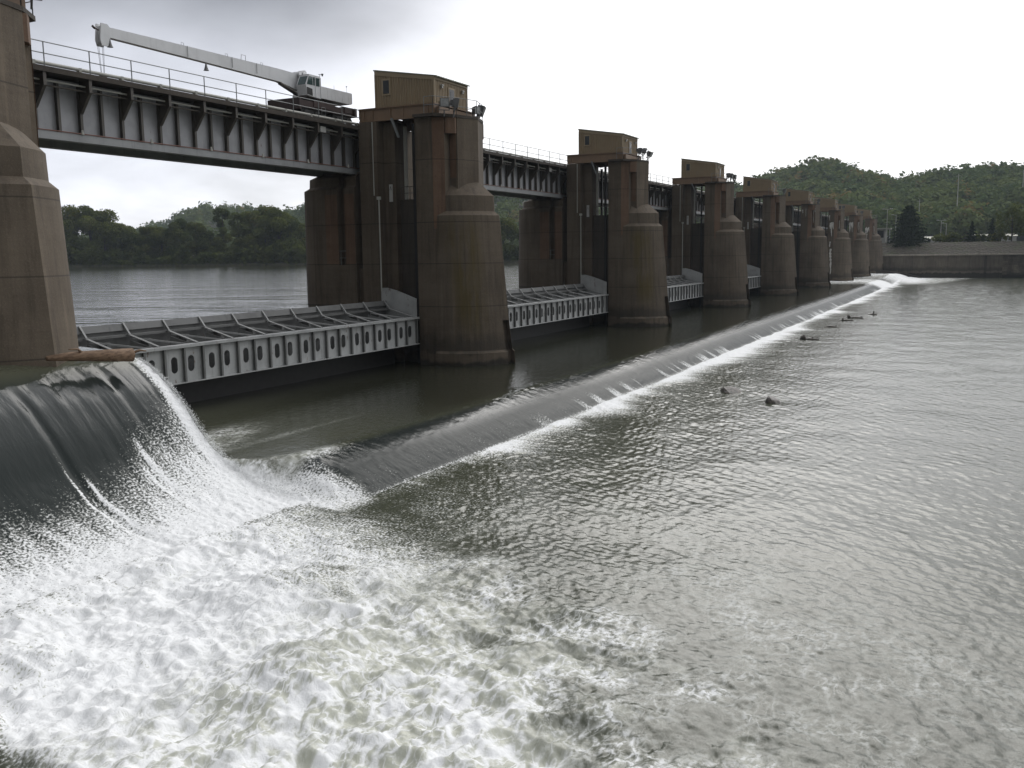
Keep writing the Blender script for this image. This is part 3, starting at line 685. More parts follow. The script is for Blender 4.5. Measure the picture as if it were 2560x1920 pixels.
# heights ------------------------------------------------------------
calm = over
base = HIGH * ishigh + LOW * (1 - ishigh)
churn = (fbm(X * .5, Y * .5, 4, 51) - .5) * .9 + (fbm(X * 1.3, Y * 1.6, 4, 57, True) - .5) * .34
mound = .55 * np.exp(-(((X - 18.0) / 1.9) ** 2 + ((Y - 14.9) / 1.5) ** 2)) + .35 * np.exp(-(((X - 13.5) / 3.5) ** 2 + ((Y - 12.0) / 1.3) ** 2))
onpool = (1 - sst(Y, 20, 22)) * sst(pool, .30, .90)
tuft = (fbm(X * 7, Y * 7, 2, 61) - .5)
onsheet = ishigh * (1 - sst(Y, 27.5, 29)) * sst(Y, 20, 22)
grooves = ((fbm(X * 2.3, Y * .18, 3, 71) - .5) * .10 + (fbm(X * 6.0, Y * .35, 2, 75) - .5) * .03) * (.35 + .65 * sst(X, 18.5, 20.5))
grooves -= .10 * np.exp(-((X - 19.45) / .16) ** 2) * sst(28.2 - Y, 0, 1)
onweir = (1 - ishigh) * np.where((fall > 0) & (fall < 1), 1, 0) * sst(fall, 0, .2)
Z = base + churn * onpool + mound * (1 - sst(Y, 20, 21)) \
  + (rip + rip2) * (1 - onpool * .6) * (1 - .75 * ishigh * sst(Y, 22, 24)) * (1 - .8 * over * (1 - ishigh)) * (1 - .6 * onweir) \
  + grooves * onsheet + onweir * ((fbm(X * 2.4, Y * .35, 3, 81) - .5) * .035) + tuft * .10 * np.clip(FOAM, 0, 1) * near \
  + .16 * np.exp(-np.maximum(dt, 0) / 1.0) * sst(dt, -.3, .1) * st2 * (1 - ishigh) + far * .45 * (fbm(X * .12, Y * .3, 3, 90)) + .7 * np.exp(-(((X - 268) / 14) ** 2 + ((Y - 22) / 5) ** 2))
nx, ny = X.shape
co = np.stack([X, Y, Z], -1).reshape(-1, 3).astype(np.float32)
idx = np.arange(nx * ny).reshape(nx, ny)
quads = np.stack([idx[:-1, :-1], idx[1:, :-1], idx[1:, 1:], idx[:-1, 1:]], -1).reshape(-1, 4)
# drop cells above the dam sill line that lie to the left of the first pier bay only where the upper pool sheet takes over
def fast_mesh(name, co, quads, mat, attrs=None, smooth=True):
    me = bpy.data.meshes.new(name); k = quads.shape[1]
    me.vertices.add(len(co)); me.vertices.foreach_set('co', co.ravel().astype(np.float32))
    me.loops.add(quads.size); me.loops.foreach_set('vertex_index', quads.ravel().astype(np.int32))
    me.polygons.add(len(quads)); me.polygons.foreach_set('loop_start', np.arange(0, quads.size, k, dtype=np.int32)); me.polygons.foreach_set('loop_total', np.full(len(quads), k, dtype=np.int32))
    me.polygons.foreach_set('use_smooth', np.full(len(quads), smooth))
    for nm, arr in (attrs or {}).items():
        arr = np.asarray(arr, dtype=np.float32)
        if arr.ndim == 1:
            a = me.attributes.new(nm, 'FLOAT', 'POINT'); a.data.foreach_set('value', arr)
        else:
            a = me.attributes.new(nm, 'FLOAT_VECTOR', 'POINT'); a.data.foreach_set('vector', arr.ravel())
    me.update(calc_edges=True); me.validate()
    me.materials.append(mat)
    o = bpy.data.objects.new(name, me); COL.objects.link(o); return o
# flow coordinate: distance along the fall replaces y so foam grain stays even on the steep sheet
dz = np.abs(np.diff(base, axis=1, prepend=base[:, :1])); dy = np.diff(Y, axis=1, prepend=Y[:, :1])
FL = np.cumsum(np.sqrt(np.minimum(dz, .3) ** 2 + dy ** 2), axis=1)
flow = np.stack([X, FL, base * 0], -1).reshape(-1, 3)
fallmask = np.clip(onsheet + onweir, 0, 1)
grain = np.maximum(np.maximum(fallmask, (1 - sst(21.5 - Y, 1.5, 4.5)) * sst(22.5 - Y, 0, 1) * (X < 30)), np.clip((1 - sst(dt, 3, 9)) * sst(dt, -.4, 0), 0, 1))

def water_mat(name, foamy=True):
    m, nt, b = newmat(name); g = NT(nt); out = nt.nodes['Material Output']; p = g.pos()
    b.inputs['Roughness'].default_value = .06; b.inputs['IOR'].default_value = 1.333
    px, py, pz = g.xyz(p)
    n0 = g.noise(p, .25, 3)
    r1 = g.noise(g.vmath('MULTIPLY', p, (2.6, 1.6, 1.0)), 1.0, 4, .6, .4); r2 = g.noise(p, 7.0, 3, .6)
    if foamy:
        wc = g.n('ShaderNodeCombineXYZ'); g.put(wc.inputs[0], g.math('MULTIPLY', g.vmath('DOT_PRODUCT', p, (.545, -.839, 0)), 5.2)); g.put(wc.inputs[1], g.math('MULTIPLY', g.vmath('DOT_PRODUCT', p, (.839, .545, 0)), 2.2)); r3 = g.noise(wc.outputs[0], 1.0, 4, .6, .5)
        col = g.mix(g.step(n0, .3, .7), (.046, .051, .034), (.060, .065, .045))
        midp = g.mix(g.step(px, 29, 42), (.070, .073, .050), (.026, .027, .018))
        col = g.mix(g.step(py, 21.5, 23.5), col, midp)
        F = g.n('ShaderNodeAttribute', attribute_name='foam').outputs['Fac']; fl = g.n('ShaderNodeAttribute', attribute_name='flow').outputs['Vector']
        fm = g.n('ShaderNodeAttribute', attribute_name='fall').outputs['Fac']; gr = g.n('ShaderNodeAttribute', attribute_name='grain').outputs['Fac']; dp = g.n('ShaderNodeAttribute', attribute_name='depth').outputs['Fac']
        # aerated milky water between the foam, dark green on the falling sheets
        c1 = g.noise(fl, 1.1, 5, .58, .25)
        milk = g.math('MULTIPLY', g.step(g.math('ADD', F, g.math('MULTIPLY', g.math('SUBTRACT', c1, .5), .9)), .42, 1.0), g.math('SUBTRACT', 1.0, fm))
        col = g.mix(milk, col, (.42, .43, .36))
        col = g.mix(fm, col, (.021, .026, .025))
        wn = g.n('ShaderNodeTexNoise', i_Scale=.8, i_Detail=2.0); g.put(wn.inputs['Vector'], fl)
        w1 = g.vmath('ADD', fl, g.vmath('MULTIPLY', g.vmath('SUBTRACT', wn.outputs['Color'], (.5, .5, .5)), (.75, .55, 0)))
        wq = g.n('ShaderNodeTexNoise', i_Scale=3.2, i_Detail=2.0); g.put(wq.inputs['Vector'], fl)
        w2 = g.vmath('ADD', w1, g.vmath('MULTIPLY', g.vmath('SUBTRACT', wq.outputs['Color'], (.5, .5, .5)), (.16, .12, 0)))
        def ridge(sc, off, k, lo, hi):
            q = g.noise(g.vmath('MULTIPLY', g.vmath('ADD', w2, (off, off, 0)), (.8, 1.25, 0)), sc, 2.0, .5)
            return g.step(g.math('SUBTRACT', 1.0, g.math('MULTIPLY', g.math('ABSOLUTE', g.math('SUBTRACT', q, .5)), k)), lo, hi)
        f1 = ridge(.8, 3.0, 9.0, .25, 1.0); f2 = ridge(1.8, 9.0, 8.0, .25, 1.0); f3 = ridge(4.2, 17.0, 7.0, .2, 1.0)
        fil = g.math('MAXIMUM', g.math('MAXIMUM', f1, g.math('MULTIPLY', f2, .9)), g.math('MULTIPLY', f3, .62))
        brk = g.noise(fl, 7.0, 4, .65)
        lowm = g.step(g.noise(fl, .55, 3, .55), .34, .62)
        fila = g.math('MULTIPLY', g.math('MULTIPLY', fil, g.step(brk, .30, .58)), g.math('MULTIPLY', g.step(F, .10, .62), g.math('ADD', .35, g.math('MULTIPLY', lowm, .75))))
        solid = g.math('ADD', g.math('MULTIPLY', c1, .55), g.math('ADD', g.math('MULTIPLY', brk, .25), g.math('MULTIPLY', fil, .22)))
        th = g.lin(F, .35, 1.05, .80, .42)
        sol = g.math('MULTIPLY', g.step(solid, g.math('SUBTRACT', th, .10), g.math('ADD', th, .19)), g.step(F, .3, .5))
        poolf = g.math('MAXIMUM', fila, sol)
        s1 = g.noise(fl, 12.0, 3, .62); s2 = g.noise(g.vmath('MULTIPLY', fl, (1.0, .14, 0)), 3.0, 3, .6)
        gp = g.math('ADD', g.math('MULTIPLY', s1, .80), g.math('MULTIPLY', s2, .24))
        gth = g.lin(F, 0.0, 1.0, .80, .30)
        graf = g.math('MULTIPLY', g.step(gp, g.math('SUBTRACT', gth, .09), g.math('ADD', gth, .13)), g.step(F, .04, .22))
        fac = g.math('ADD', g.math('MULTIPLY', poolf, g.math('SUBTRACT', 1.0, gr)), g.math('MULTIPLY', graf, gr), clamp=True)
        fd = g.n('ShaderNodeBsdfPrincipled'); fd.inputs['Roughness'].default_value = .8; fd.inputs['Specular IOR Level'].default_value = .2
        g.put(fd.inputs['Base Color'], g.mix(g.step(fac, .2, 1.0), (.48, .49, .45), (.79, .80, .80)))
        bh = g.n('ShaderNodeBump', i_Strength=.36, i_Distance=.06); g.put(bh.inputs['Height'], g.math('ADD', g.math('ADD', fil, brk), g.math('MULTIPLY', s1, .8))); g.put(fd.inputs['Normal'], bh.outputs[0])
        ms = g.n('ShaderNodeMixShader'); g.put(ms.inputs[0], fac); g.put(ms.inputs[1], b.outputs[0]); g.put(ms.inputs[2], fd.outputs[0])
        g.put(out.inputs['Surface'], ms.outputs[0])
        flr = g.noise(g.vmath('MULTIPLY', fl, (1.0, .22, 0)), 5.0, 4, .6)
        hh = g.math('ADD', g.math('MULTIPLY', g.math('ADD', g.math('MULTIPLY', r1, .30), g.math('MULTIPLY', r3, .42)), g.math('SUBTRACT', 1.0, fm)), g.math('MULTIPLY', fm, g.math('MULTIPLY', flr, .42)))
        bw = g.n('ShaderNodeBump', i_Strength=.5, i_Distance=.08); g.put(bw.inputs['Height'], hh); g.put(b.inputs['Normal'], bw.outputs[0])
    else:
        col = g.mix(g.step(n0, .3, .7), (.036, .036, .025), (.050, .050, .035))
        fa = g.vmath('DOT_PRODUCT', p, (.891, .453, 0)); ra = g.vmath('DOT_PRODUCT', p, (.453, -.891, 0))
        def wv(sa, sb, d_):
            c_ = g.n('ShaderNodeCombineXYZ'); g.put(c_.inputs[0], g.math('MULTIPLY', fa, sa)); g.put(c_.inputs[1], g.math('MULTIPLY', ra, sb)); return g.noise(c_.outputs[0], 1.0, d_, .6, .6)
        hh = g.math('ADD', g.math('MULTIPLY', wv(.14, .035, 3), 1.6), g.math('ADD', g.math('MULTIPLY', wv(.9, .25, 4), .5), g.math('MULTIPLY', r1, .10)))
        bw = g.n('ShaderNodeBump', i_Strength=.32, i_Distance=.5); g.put(bw.inputs['Height'], hh); g.put(b.inputs['Normal'], bw.outputs[0])
    g.put(b.inputs['Base Color'], col)
    if foamy: g.put(b.inputs['Roughness'], g.math('MAXIMUM', g.lin(dp, 0, 1, .10, .34), g.math('MULTIPLY', .13, g.math('SUBTRACT', 1.0, g.step(py, 17, 21))))); g.put(b.inputs['Specular IOR Level'], g.math('MULTIPLY', g.lin(dp, 0, 1, .45, .09), g.lin(g.step(py, 17, 21), 0, 1, .78, 1.0)))
    else: b.inputs['Roughness'].default_value = .05
    return m
M['water'] = water_mat('river_water_foam'); M['pool'] = water_mat('river_pool_water', False)
wo = fast_mesh('river_water', co, quads, M['water'], {'foam': np.clip(FOAM, 0, 1.1).ravel(), 'flow': flow, 'fall': fallmask.ravel(), 'grain': grain.ravel(), 'depth': np.clip(np.where(ishigh > .5, onsheet * sst(28.6 - Y, .2, 3.5), onweir * sst(fall, .12, .62)), 0, 1).ravel()})
tag(wo, kind='structure', label='grey-green river below the dam with falling sheets and white foam', cat='water')
# upper pool: one flat sheet behind the gates
m = MB(); xs = [-500, 4, 60, 150, 300, 1500]; ys = [36.62, 60, 120, 300, 1200]
for a, b in zip(xs[:-1], xs[1:]):
    for c, d_ in zip(ys[:-1], ys[1:]): m.add([(a, c, WL_UP), (b, c, WL_UP), (b, d_, WL_UP), (a, d_, WL_UP)], [(0, 1, 2, 3)])
up = m.build('upper_pool_water', M['pool']); tag(up, kind='structure', label='calm upper river pool behind the gates', cat='water')
m = MB()
m.add([(318, -90, -1.2), (900, -90, -1.2), (900, -6000, -1.2), (-3000, -6000, -1.2), (-3000, -90, -1.2)], [(0, 4, 3, 2, 1)])
lo = m.build('lower_river_water', M['pool']); tag(lo, kind='structure', label='far reach of the lower river', cat='water')

# spray thrown off the free edge of the waterfall
sv = []; sf = []
def drop(c, r):
    o = len(sv); a = RNG.normal(size=(4, 3)); a /= np.linalg.norm(a, axis=1)[:, None]
    for k in ((1, 1, 1), (1, -1, -1), (-1, 1, -1), (-1, -1, 1)): sv.append(tuple(np.array(c) + np.array(k) * r * .58 + RNG.normal(size=3) * r * .25))
    sf.extend([(o, o + 1, o + 2), (o, o + 3, o + 1), (o, o + 2, o + 3), (o + 1, o + 3, o + 2)])
for _ in range(7000):
    y = 21.2 + 7.4 * RNG.random() ** .8; z = float(np.interp(y, fy, fz)); q = (28.6 - y) / 7.4
    drop((25.15 + RNG.normal() * (.04 + .10 * q), y + RNG.normal() * .05, z + abs(RNG.normal()) * (.03 + .16 * q)), .006 + .013 * RNG.random())
for _ in range(2600):
    x = 14 + 11 * RNG.random(); y = float(np.interp(x, [12, 16, 18, 20.6, 22.2, 23.9, 25.2], [22.5, 22.8, 22.8, 23.0, 23.8, 24.6, 25.2])) - RNG.random() * 2.2
    z = float(np.interp(y, fy, fz)); drop((x, y, z + abs(RNG.normal()) * .07), .005 + .009 * RNG.random())
for _ in range(2200):
    drop((18 + RNG.normal() * 1.2, 14.9 + RNG.normal() * .9, -.95 + abs(RNG.normal()) * .35), .005 + .009 * RNG.random())
ms_, nt, b = newmat('spray_white'); b.inputs['Base Color'].default_value = (.82, .83, .83, 1); b.inputs['Roughness'].default_value = .6
sp = fast_mesh('spray', np.array(sv), np.array(sf), ms_, smooth=False)
tag(sp, 'white spray drops along the free edge of the waterfall', 'spray', kind='stuff')

# rocks and snags in the lower pool
def rock(x, y, r, label, seed, sq=(1.3, 1, .7), z=-1.2, mat=None, cat='rock', group='rocks in the lower pool'):
    bm = bmesh.new(); bmesh.ops.create_icosphere(bm, subdivisions=3, radius=1)
    rr = np.random.default_rng(seed); dirs = rr.normal(size=(9, 3)); dirs /= np.linalg.norm(dirs, axis=1)[:, None]; off = .62 + .3 * rr.random(9)
    for v in bm.verts:
        n = v.co.normalized(); k = 1.0
        for dd, o_ in zip(dirs, off):
            q = n.dot(Vector(dd));
            if q > 0: k = min(k, o_ / q)
        v.co = n * k
    for v in bm.verts: v.co = Vector((v.co.x * r * sq[0], v.co.y * r * sq[1], v.co.z * r * sq[2]))
    me = bpy.data.meshes.new('rock'); bm.to_mesh(me); bm.free(); me.materials.append(mat or M['conc_dark'])
    o = bpy.data.objects.new(cat if cat == 'rock' else cat, me); COL.objects.link(o); o.location = (x, y, z)
    return tag(o, label, cat, group)
mr, nt, b = newmat('wet_rock'); g = NT(nt); p = g.obj(); g.put(b.inputs['Base Color'], g.mix(g.step(g.noise(p, 6, 5, .65), .4, .65), (.045, .04, .034), (.14, .12, .10))); b.inputs['Roughness'].default_value = .45; g.bump(b, g.noise(p, 9, 5, .6), .6, .05)
rock(56.3, 13.8, .60, 'long dark wet rock in the lower pool, left of the other one', 5, (1.15, 1.25, .62), mat=mr)
rock(53.2, 10.6, .50, 'pointed dark wet rock in the lower pool, right of the other one', 9, (.9, .95, .95), mat=mr)
def snag(x, y, L, stubs, label, seed):
    rs = random.Random(seed); m = MB(); m.tube([(-L / 2, .1, -.02), (0, 0, .1), (L / 2, -.1, .05)], .16, 7, [.5, 1, .7])
    for k in range(stubs): q = rs.uniform(-.4, .45) * L; m.tube([(q, 0, 0), (q + rs.uniform(-.15, .15), 0, rs.uniform(.3, .6))], .13, 6, [1, .75])
    m.tube([(L * .3, 0, .1), (L * .62, .3, .45)], .05, 5, [1, .4])
    o = m.build('snag', mr, None, off=(0, 0, 0), smooth=True); o.location = (x, y, -1.2); o.rotation_euler.z = R(-75); tag(o, label, 'snag', 'snags in the lower pool')
snag(92.5, 15.2, 1.9, 4, 'dark snag with upright stubs in the lower pool, beyond the two rocks', 1)
snag(108.5, 15.6, 1.5, 0, 'low flat snag in the pool just beyond the stubbed one', 2)
snag(119, 15.3, 1.7, 1, 'low snag, left one of the farthest group in the pool', 3)
snag(124, 15.0, 2.2, 2, 'middle and widest snag of the farthest group in the pool', 4)
snag(131, 13.6, 1.2, 1, 'small snag, right one of the farthest group in the pool', 5)
# ================================================================== LAND, TREES, FAR BANK
def leaf_mat(name, c1, c2, c3):
    m, nt, b = newmat(name); g = NT(nt); p = g.pos()
    tint = g.n('ShaderNodeAttribute', attribute_name='tint').outputs['Fac']
    col = g.mix(g.step(tint, .15, .62), c1, c2); col = g.mix(g.step(tint, .72, 1.0), col, c3)
    oi = g.n('ShaderNodeObjectInfo').outputs['Random']
    col = g.mix(g.math('MULTIPLY', oi, .45), col, tuple(k * 1.7 for k in c2))
    g.put(b.inputs['Base Color'], col); b.inputs['Roughness'].default_value = .85; b.inputs['Specular IOR Level'].default_value = .04
    tr = g.n('ShaderNodeBsdfTranslucent'); g.put(tr.inputs['Color'], col); ms = g.n('ShaderNodeMixShader', i_0=.3)
    g.put(ms.inputs[1], b.outputs[0]); g.put(ms.inputs[2], tr.outputs[0]); g.put(nt.nodes['Material Output'].inputs['Surface'], ms.outputs[0])
    return m
M['leaf'] = leaf_mat('leaves', (.040, .058, .018), (.085, .100, .026), (.165, .140, .034))
M['leaf_hill'] = leaf_mat('hill_leaves', (.050, .084, .036), (.100, .128, .042), (.190, .125, .045))
M['needle'] = leaf_mat('needles', (.014, .024, .012), (.022, .034, .015), (.03, .042, .018))
mg, nt, b = newmat('bank_ground'); g = NT(nt); p = g.pos(); g.put(b.inputs['Base Color'], g.mix(g.step(g.noise(p, .4, 5, .6), .35, .65), (.028, .032, .014), (.06, .055, .03))); b.inputs['Roughness'].default_value = .95
M['ground'] = mg
def quads_at(cent, size, rng, flat=.0, out=None, jit=.55):
    n = len(cent); a = rng.normal(size=(n, 3))
    if out is not None: a = out / (np.linalg.norm(out, axis=1)[:, None] + 1e-6) + a * jit
    a[:, 2] += flat; a /= np.linalg.norm(a, axis=1)[:, None]
    r = rng.normal(size=(n, 3)); u = np.cross(a, r); u /= np.linalg.norm(u, axis=1)[:, None]; w = np.cross(a, u)
    s = (size * (.6 + .8 * rng.random(n)))[:, None]; h = s * (.55 + .3 * rng.random(n))[:, None]
    co = np.stack([cent - u * s, cent - w * h, cent + u * s, cent + w * h], 1).reshape(-1, 3)
    return co, np.arange(4 * n).reshape(n, 4)
def crown_points(rng, H, Wd, n, kind):
    # several leaf masses carried on limbs, uneven outline with gaps
    pts = []; tint = []; blobs = []
    outs = []; k = rng.integers(13, 19) if kind != 'tall' else 24
    for i in range(k):
        z = H * (.22 + .70 * rng.random()) if kind != 'tall' else H * (.10 + .80 * rng.random()); prof = math.sin(min(1, (z / H) * 1.05) * math.pi) ** .55 if kind != 'tall' else math.sin((z / H) * math.pi) ** .5
        a = rng.random() * 6.28; r = Wd * .5 * prof * (.35 + .6 * rng.random())
        rad = Wd * (.15 + .13 * rng.random())
        blobs.append((r * math.cos(a), r * math.sin(a), z, rad, rng.random()))
    blobs.append((0, 0, H * .9, Wd * .16, rng.random()))
    for bx_, by_, bz_, rad, tn in blobs:
        m_ = int(n / len(blobs)); dv = rng.normal(size=(m_, 3)); dv /= np.linalg.norm(dv, axis=1)[:, None]
        rr = rad * (.55 + .6 * rng.random(m_) ** .6); q = dv * rr[:, None]; q[:, 2] *= .8
        pts.append(q + np.array([bx_, by_, bz_])); outs.append(dv); tint.append(np.clip(tn * .75 + .3 * rng.random(m_) - .1, 0, 1))
    return np.concatenate(pts), np.concatenate(tint), blobs, np.concatenate(outs)
def make_tree(seed, H, Wd, n, size, kind='round', mat='leaf', name='broadleaf_tree'):
    rng = np.random.default_rng(seed); root = empty(name, (0, 0, 0))
    if kind == 'conifer':
        z = H * (.06 + .92 * rng.random(n) ** 1.35); r = Wd * .5 * (1 - z / H) ** (.85 if Wd < 8 else .5) * np.sqrt(rng.random(n)) * (.75 + .35 * np.sin(z * 6.5)); a = rng.random(n) * 6.283
        c = np.stack([r * np.cos(a), r * np.sin(a), z - r * .25], 1); tn = rng.random(n); blobs = []; ou = np.stack([np.cos(a), np.sin(a), .5 + 0 * a], 1)
    else: c, tn, blobs, ou = crown_points(rng, H, Wd, n, kind)
    co, q = quads_at(c, np.full(len(c), size), rng, .15, ou)
    o = fast_mesh('crown', co, q, M[mat], {'tint': np.repeat(tn, 4)}, smooth=False); o.parent = root
    mb = MB(); mb.tube([(0, 0, -1.0), (.1, 0, H * .2), (-.1, .1, H * .5), (.0, 0, H * .85)], H * .016, 7, [1.5, 1.1, .8, .25])
    for bx_, by_, bz_, rad, _ in blobs[:8]: mb.tube([(0, 0, max(H * .15, bz_ - rad * 2.2)), (bx_ * .5, by_ * .5, bz_ - rad * .9), (bx_, by_, bz_)], H * .007, 5, [1, .7, .3])
    t_ = mb.build('trunk', M['bark'], root)
    return root
FWD = (math.cos(R(26.93)), math.sin(R(26.93))); RT = (math.sin(R(26.93)), -math.cos(R(26.93)))
def polar(u, depth): # u = sideways/forward ratio as seen from the lookout, depth = forward distance in metres
    return (FWD[0] * depth + RT[0] * u * depth, FWD[1] * depth + RT[1] * u * depth)
# left bank strip
TREES = []
def bank(us, d0, d1, z0, z1, name, ext):
    m = MB(); vs = []
    for u in us:
        for dd, z in ((d0(u), z0), (d0(u) + 1, z1 * .8), (d0(u) + 14, z1), (d0(u) + ext, z1 + 1)): x, y = polar(u, dd); vs.append((x, y, z))
    fs = []
    for k in range(len(us) - 1):
        for j in range(3): a = k * 4 + j; fs.append((a, a + 4, a + 5, a + 1))
    m.add(vs, fs); return m.build(name, M['ground'], smooth=True)
D0 = lambda u: 395 + 25 * math.sin(u * 9) - (60 * max(0, u + .1) / .2)
bk = bank([-.75 + .03 * k for k in range(36)], D0, None, 2.5, 6.0, 'far_river_bank', 420); tag(bk, 'low wooded far bank behind the upper pool', 'river bank', kind='structure')
protos = [make_tree(100 + k, H, W_, n, s, kind) for k, (H, W_, n, s, kind) in enumerate([(25, 17, 9000, .42, 'round'), (22, 13, 8000, .40, 'round'), (20, 15, 8000, .42, 'round'), (25, 8, 6500, .36, 'tall'), (17, 12, 6500, .38, 'round'), (23, 14, 8500, .42, 'round')])]
CHT = {p_.name: kids(p_) for p_ in protos}
used = set()
def put_tree(k, x, y, z, s, label, group, rot=None):
    if k in used: o = copy_tree(protos[k], CHT)
    else: o = protos[k]; used.add(k)
    o.location = (x, y, z); o.scale = (s, s, s * random.uniform(.95, 1.08)); o.rotation_euler.z = random.uniform(0, 6.28) if rot is None else rot
    tag(o, label, 'tree', group); return o
def zu(zx): return (zx * .434 - 1280) / 2350.0
NUM = ['first', 'second', 'third', 'fourth', 'fifth', 'sixth', 'seventh', 'eighth', 'ninth', 'tenth', 'eleventh', 'twelfth', 'thirteenth', 'fourteenth', 'fifteenth', 'sixteenth', 'seventeenth', 'eighteenth', 'nineteenth', 'twentieth']
PROT_H = [25, 22, 20, 25, 17, 23]
front = [(395, 1215, 5), (470, 1182, 0), (560, 1172, 5), (640, 1178, 0), (735, 1252, 2), (815, 1300, 4), (885, 1280, 1), (965, 1278, 2), (1070, 1250, 5), (1160, 1262, 1), (1240, 1325, 4), (1318, 1185, 3), (1405, 1178, 3), (1478, 1188, 1), (1555, 1170, 0), (1630, 1192, 5), (1705, 1240, 2), (1775, 1255, 1)]
look = {0: 'broad dark', 1: 'rounded', 2: 'low spreading', 3: 'slender tall', 4: 'small bushy', 5: 'full rounded'}
for j, (zx, top, k) in enumerate(front):
    u = zu(zx); dep = D0(u) + 9 + 5 * (j % 3); Hh = ((1522 - top) * .434 * dep / 2350) * .97
    x, y = polar(u, dep); put_tree(k, x, y, 3.2, Hh / (PROT_H[k] * 1.0), f'{look[k]} tree, {NUM[j]} from the near pier along the far shore', 'trees along the far shore of the upper pool')
gaps = [(-.022, 17, 1, 'third'), (-.008, 18, 2, 'third'), (.028, 18, 4, 'third'), (.042, 20, 1, 'third'), (.150, 17, 2, 'fourth'), (.162, 19, 4, 'fourth')]
for j, (u, h, k, w) in enumerate(gaps):
    x, y = polar(u, D0(u) + 8); put_tree(k, x, y, 3.2, h / PROT_H[k], [f'yellow-green tree seen left of the {w} pier leg, left one', f'darker tree seen left of the {w} pier leg, right one', f'bright tree in the gap between the {w} pier leg and its tower', f'taller tree right beside the {w} pier tower', f'low tree glimpsed left of the {w} pier', f'yellowish tree glimpsed nearest the {w} pier'][j], 'trees along the far shore of the upper pool')
# dense undergrowth along the water line
rng = np.random.default_rng(5); n = 34000
u = -.70 + 1.0 * rng.random(n); dep = np.array([D0(q) for q in u]) + 1 + 18 * rng.random(n) ** 1.4; hh = (2.5 + 9.5 * vnoise(u * 90, u * 0, 3)) * rng.random(n) ** .7 + 3.4
xx = FWD[0] * dep + RT[0] * u * dep; yy = FWD[1] * dep + RT[1] * u * dep
co_, q_ = quads_at(np.stack([xx, yy, hh], 1), np.full(n, .85), rng, .2)
ug = fast_mesh('undergrowth', co_, q_, M['leaf'], {'tint': np.repeat(np.clip(vnoise(u * 160, dep * .1, 8) * .9, 0, 1), 4)}, smooth=False)
tag(ug, 'dark tangled undergrowth along the far shore', 'undergrowth', kind='stuff')

# ------------------------------------------------------------------ wooded hills
# ridge profile: (image sideways ratio u, ridge tangent above the horizon, ridge depth)
ridge = [(-.62, .010, 1250), (-.50, .020, 1250), (-.42, .024, 1200), (-.385, .031, 1180), (-.355, .044, 1150), (-.33, .054, 1120), (-.305, .0575, 1100), (-.28, .056, 1080), (-.255, .050, 1050), (-.225, .047, 1000), (-.205, .058, 960), (-.185, .070, 930), (-.16, .080, 900), (-.10, .086, 880), (0, .086, 860), (.08, .080, 830), (.16, .072, 800), (.22, .072, 770), (.25, .0755, 740), (.27, .0800, 720), (.288, .0885, 700), (.300, .0905, 690), (.3146, .0935, 680), (.321, .0975, 672), (.337, .0975, 668), (.344, .0935, 665), (.349, .0900, 660), (.366, .0823, 655), (.386, .0775, 650), (.4056, .0754, 645), (.42, .0766, 640), (.44, .0813, 635), (.465, .0847, 630), (.489, .0867, 625), (.514, .0889, 620), (.545, .0855, 610), (.60, .086, 600), (.70, .08, 590), (.95, .07, 580)]
ru = np.array([r_[0] for r_ in ridge]); rt = np.array([r_[1] for r_ in ridge]); rd = np.array([r_[2] for r_ in ridge])
us = np.linspace(-.66, .95, 200); nt_ = 26; vs = []; 
def hill(u, t):   # t 0 foot .. 1 ridge .. 1.4 behind
    top = np.interp(u, ru, rt); dp = np.interp(u, ru, rd); foot = np.interp(u, [-.66, -.2, .1, .30, .36, .95], [600, 520, 500, 460, 420, 400])
    dep = foot + (dp - foot) * t; zr = 7.3 + (top) * dp - 13
    zf = np.interp(u, [-.66, .25, .32, .95], [7, 7, 10, 10]); s = np.where(t <= 1, np.clip(t, 0, 1) ** 1.15, 1 - (t - 1) * .9)
    bumps = (fbm(u * 18 + 4, t * 2.5, 4, 66) - .5) * .30 * np.sin(np.clip(t, 0, 1) * math.pi)
    return dep, zf + (zr - zf) * (s + bumps)
T = np.linspace(0, 1.4, nt_); UU, TT = np.meshgrid(us, T, indexing='ij'); DD, ZZ = hill(UU, TT)
XX = FWD[0] * DD + RT[0] * UU * DD; YY = FWD[1] * DD + RT[1] * UU * DD
ii = np.arange(UU.size).reshape(UU.shape); qd = np.stack([ii[:-1, :-1], ii[1:, :-1], ii[1:, 1:], ii[:-1, 1:]], -1).reshape(-1, 4)
hl = fast_mesh('hills', np.stack([XX, YY, ZZ], -1).reshape(-1, 3), qd, M['ground']); tag(hl, 'long wooded valley hills behind the dam', 'hill', kind='structure')
rng = np.random.default_rng(77); nc = 4300
u = np.where(rng.random(nc) < .5, -.62 + 1.55 * rng.random(nc), .25 + .42 * rng.random(nc)); t_ = np.where(rng.random(nc) < .08, .94 + .08 * rng.random(nc), rng.random(nc) ** .9 * 1.03)
dep, zz = hill(u, t_); sel = dep < 1400; u, dep, zz, t_ = u[sel], dep[sel], zz[sel], t_[sel]; nc = len(u)
rad = (4.0 + 4.2 * rng.random(nc) ** 1.6) * np.interp(dep, [400, 1200], [.95, 1.35]); per = 150
cx = FWD[0] * dep + RT[0] * u * dep; cy = FWD[1] * dep + RT[1] * u * dep
dv = rng.normal(size=(nc, per, 3)); dv /= np.linalg.norm(dv, axis=2)[..., None]; dv[..., 2] = np.abs(dv[..., 2]) * 1.25 - .25
lob = 1 + .25 * np.sin(dv[..., 0] * 5 + rng.random((nc, 1)) * 9) * np.cos(dv[..., 1] * 4 + rng.random((nc, 1)) * 9)
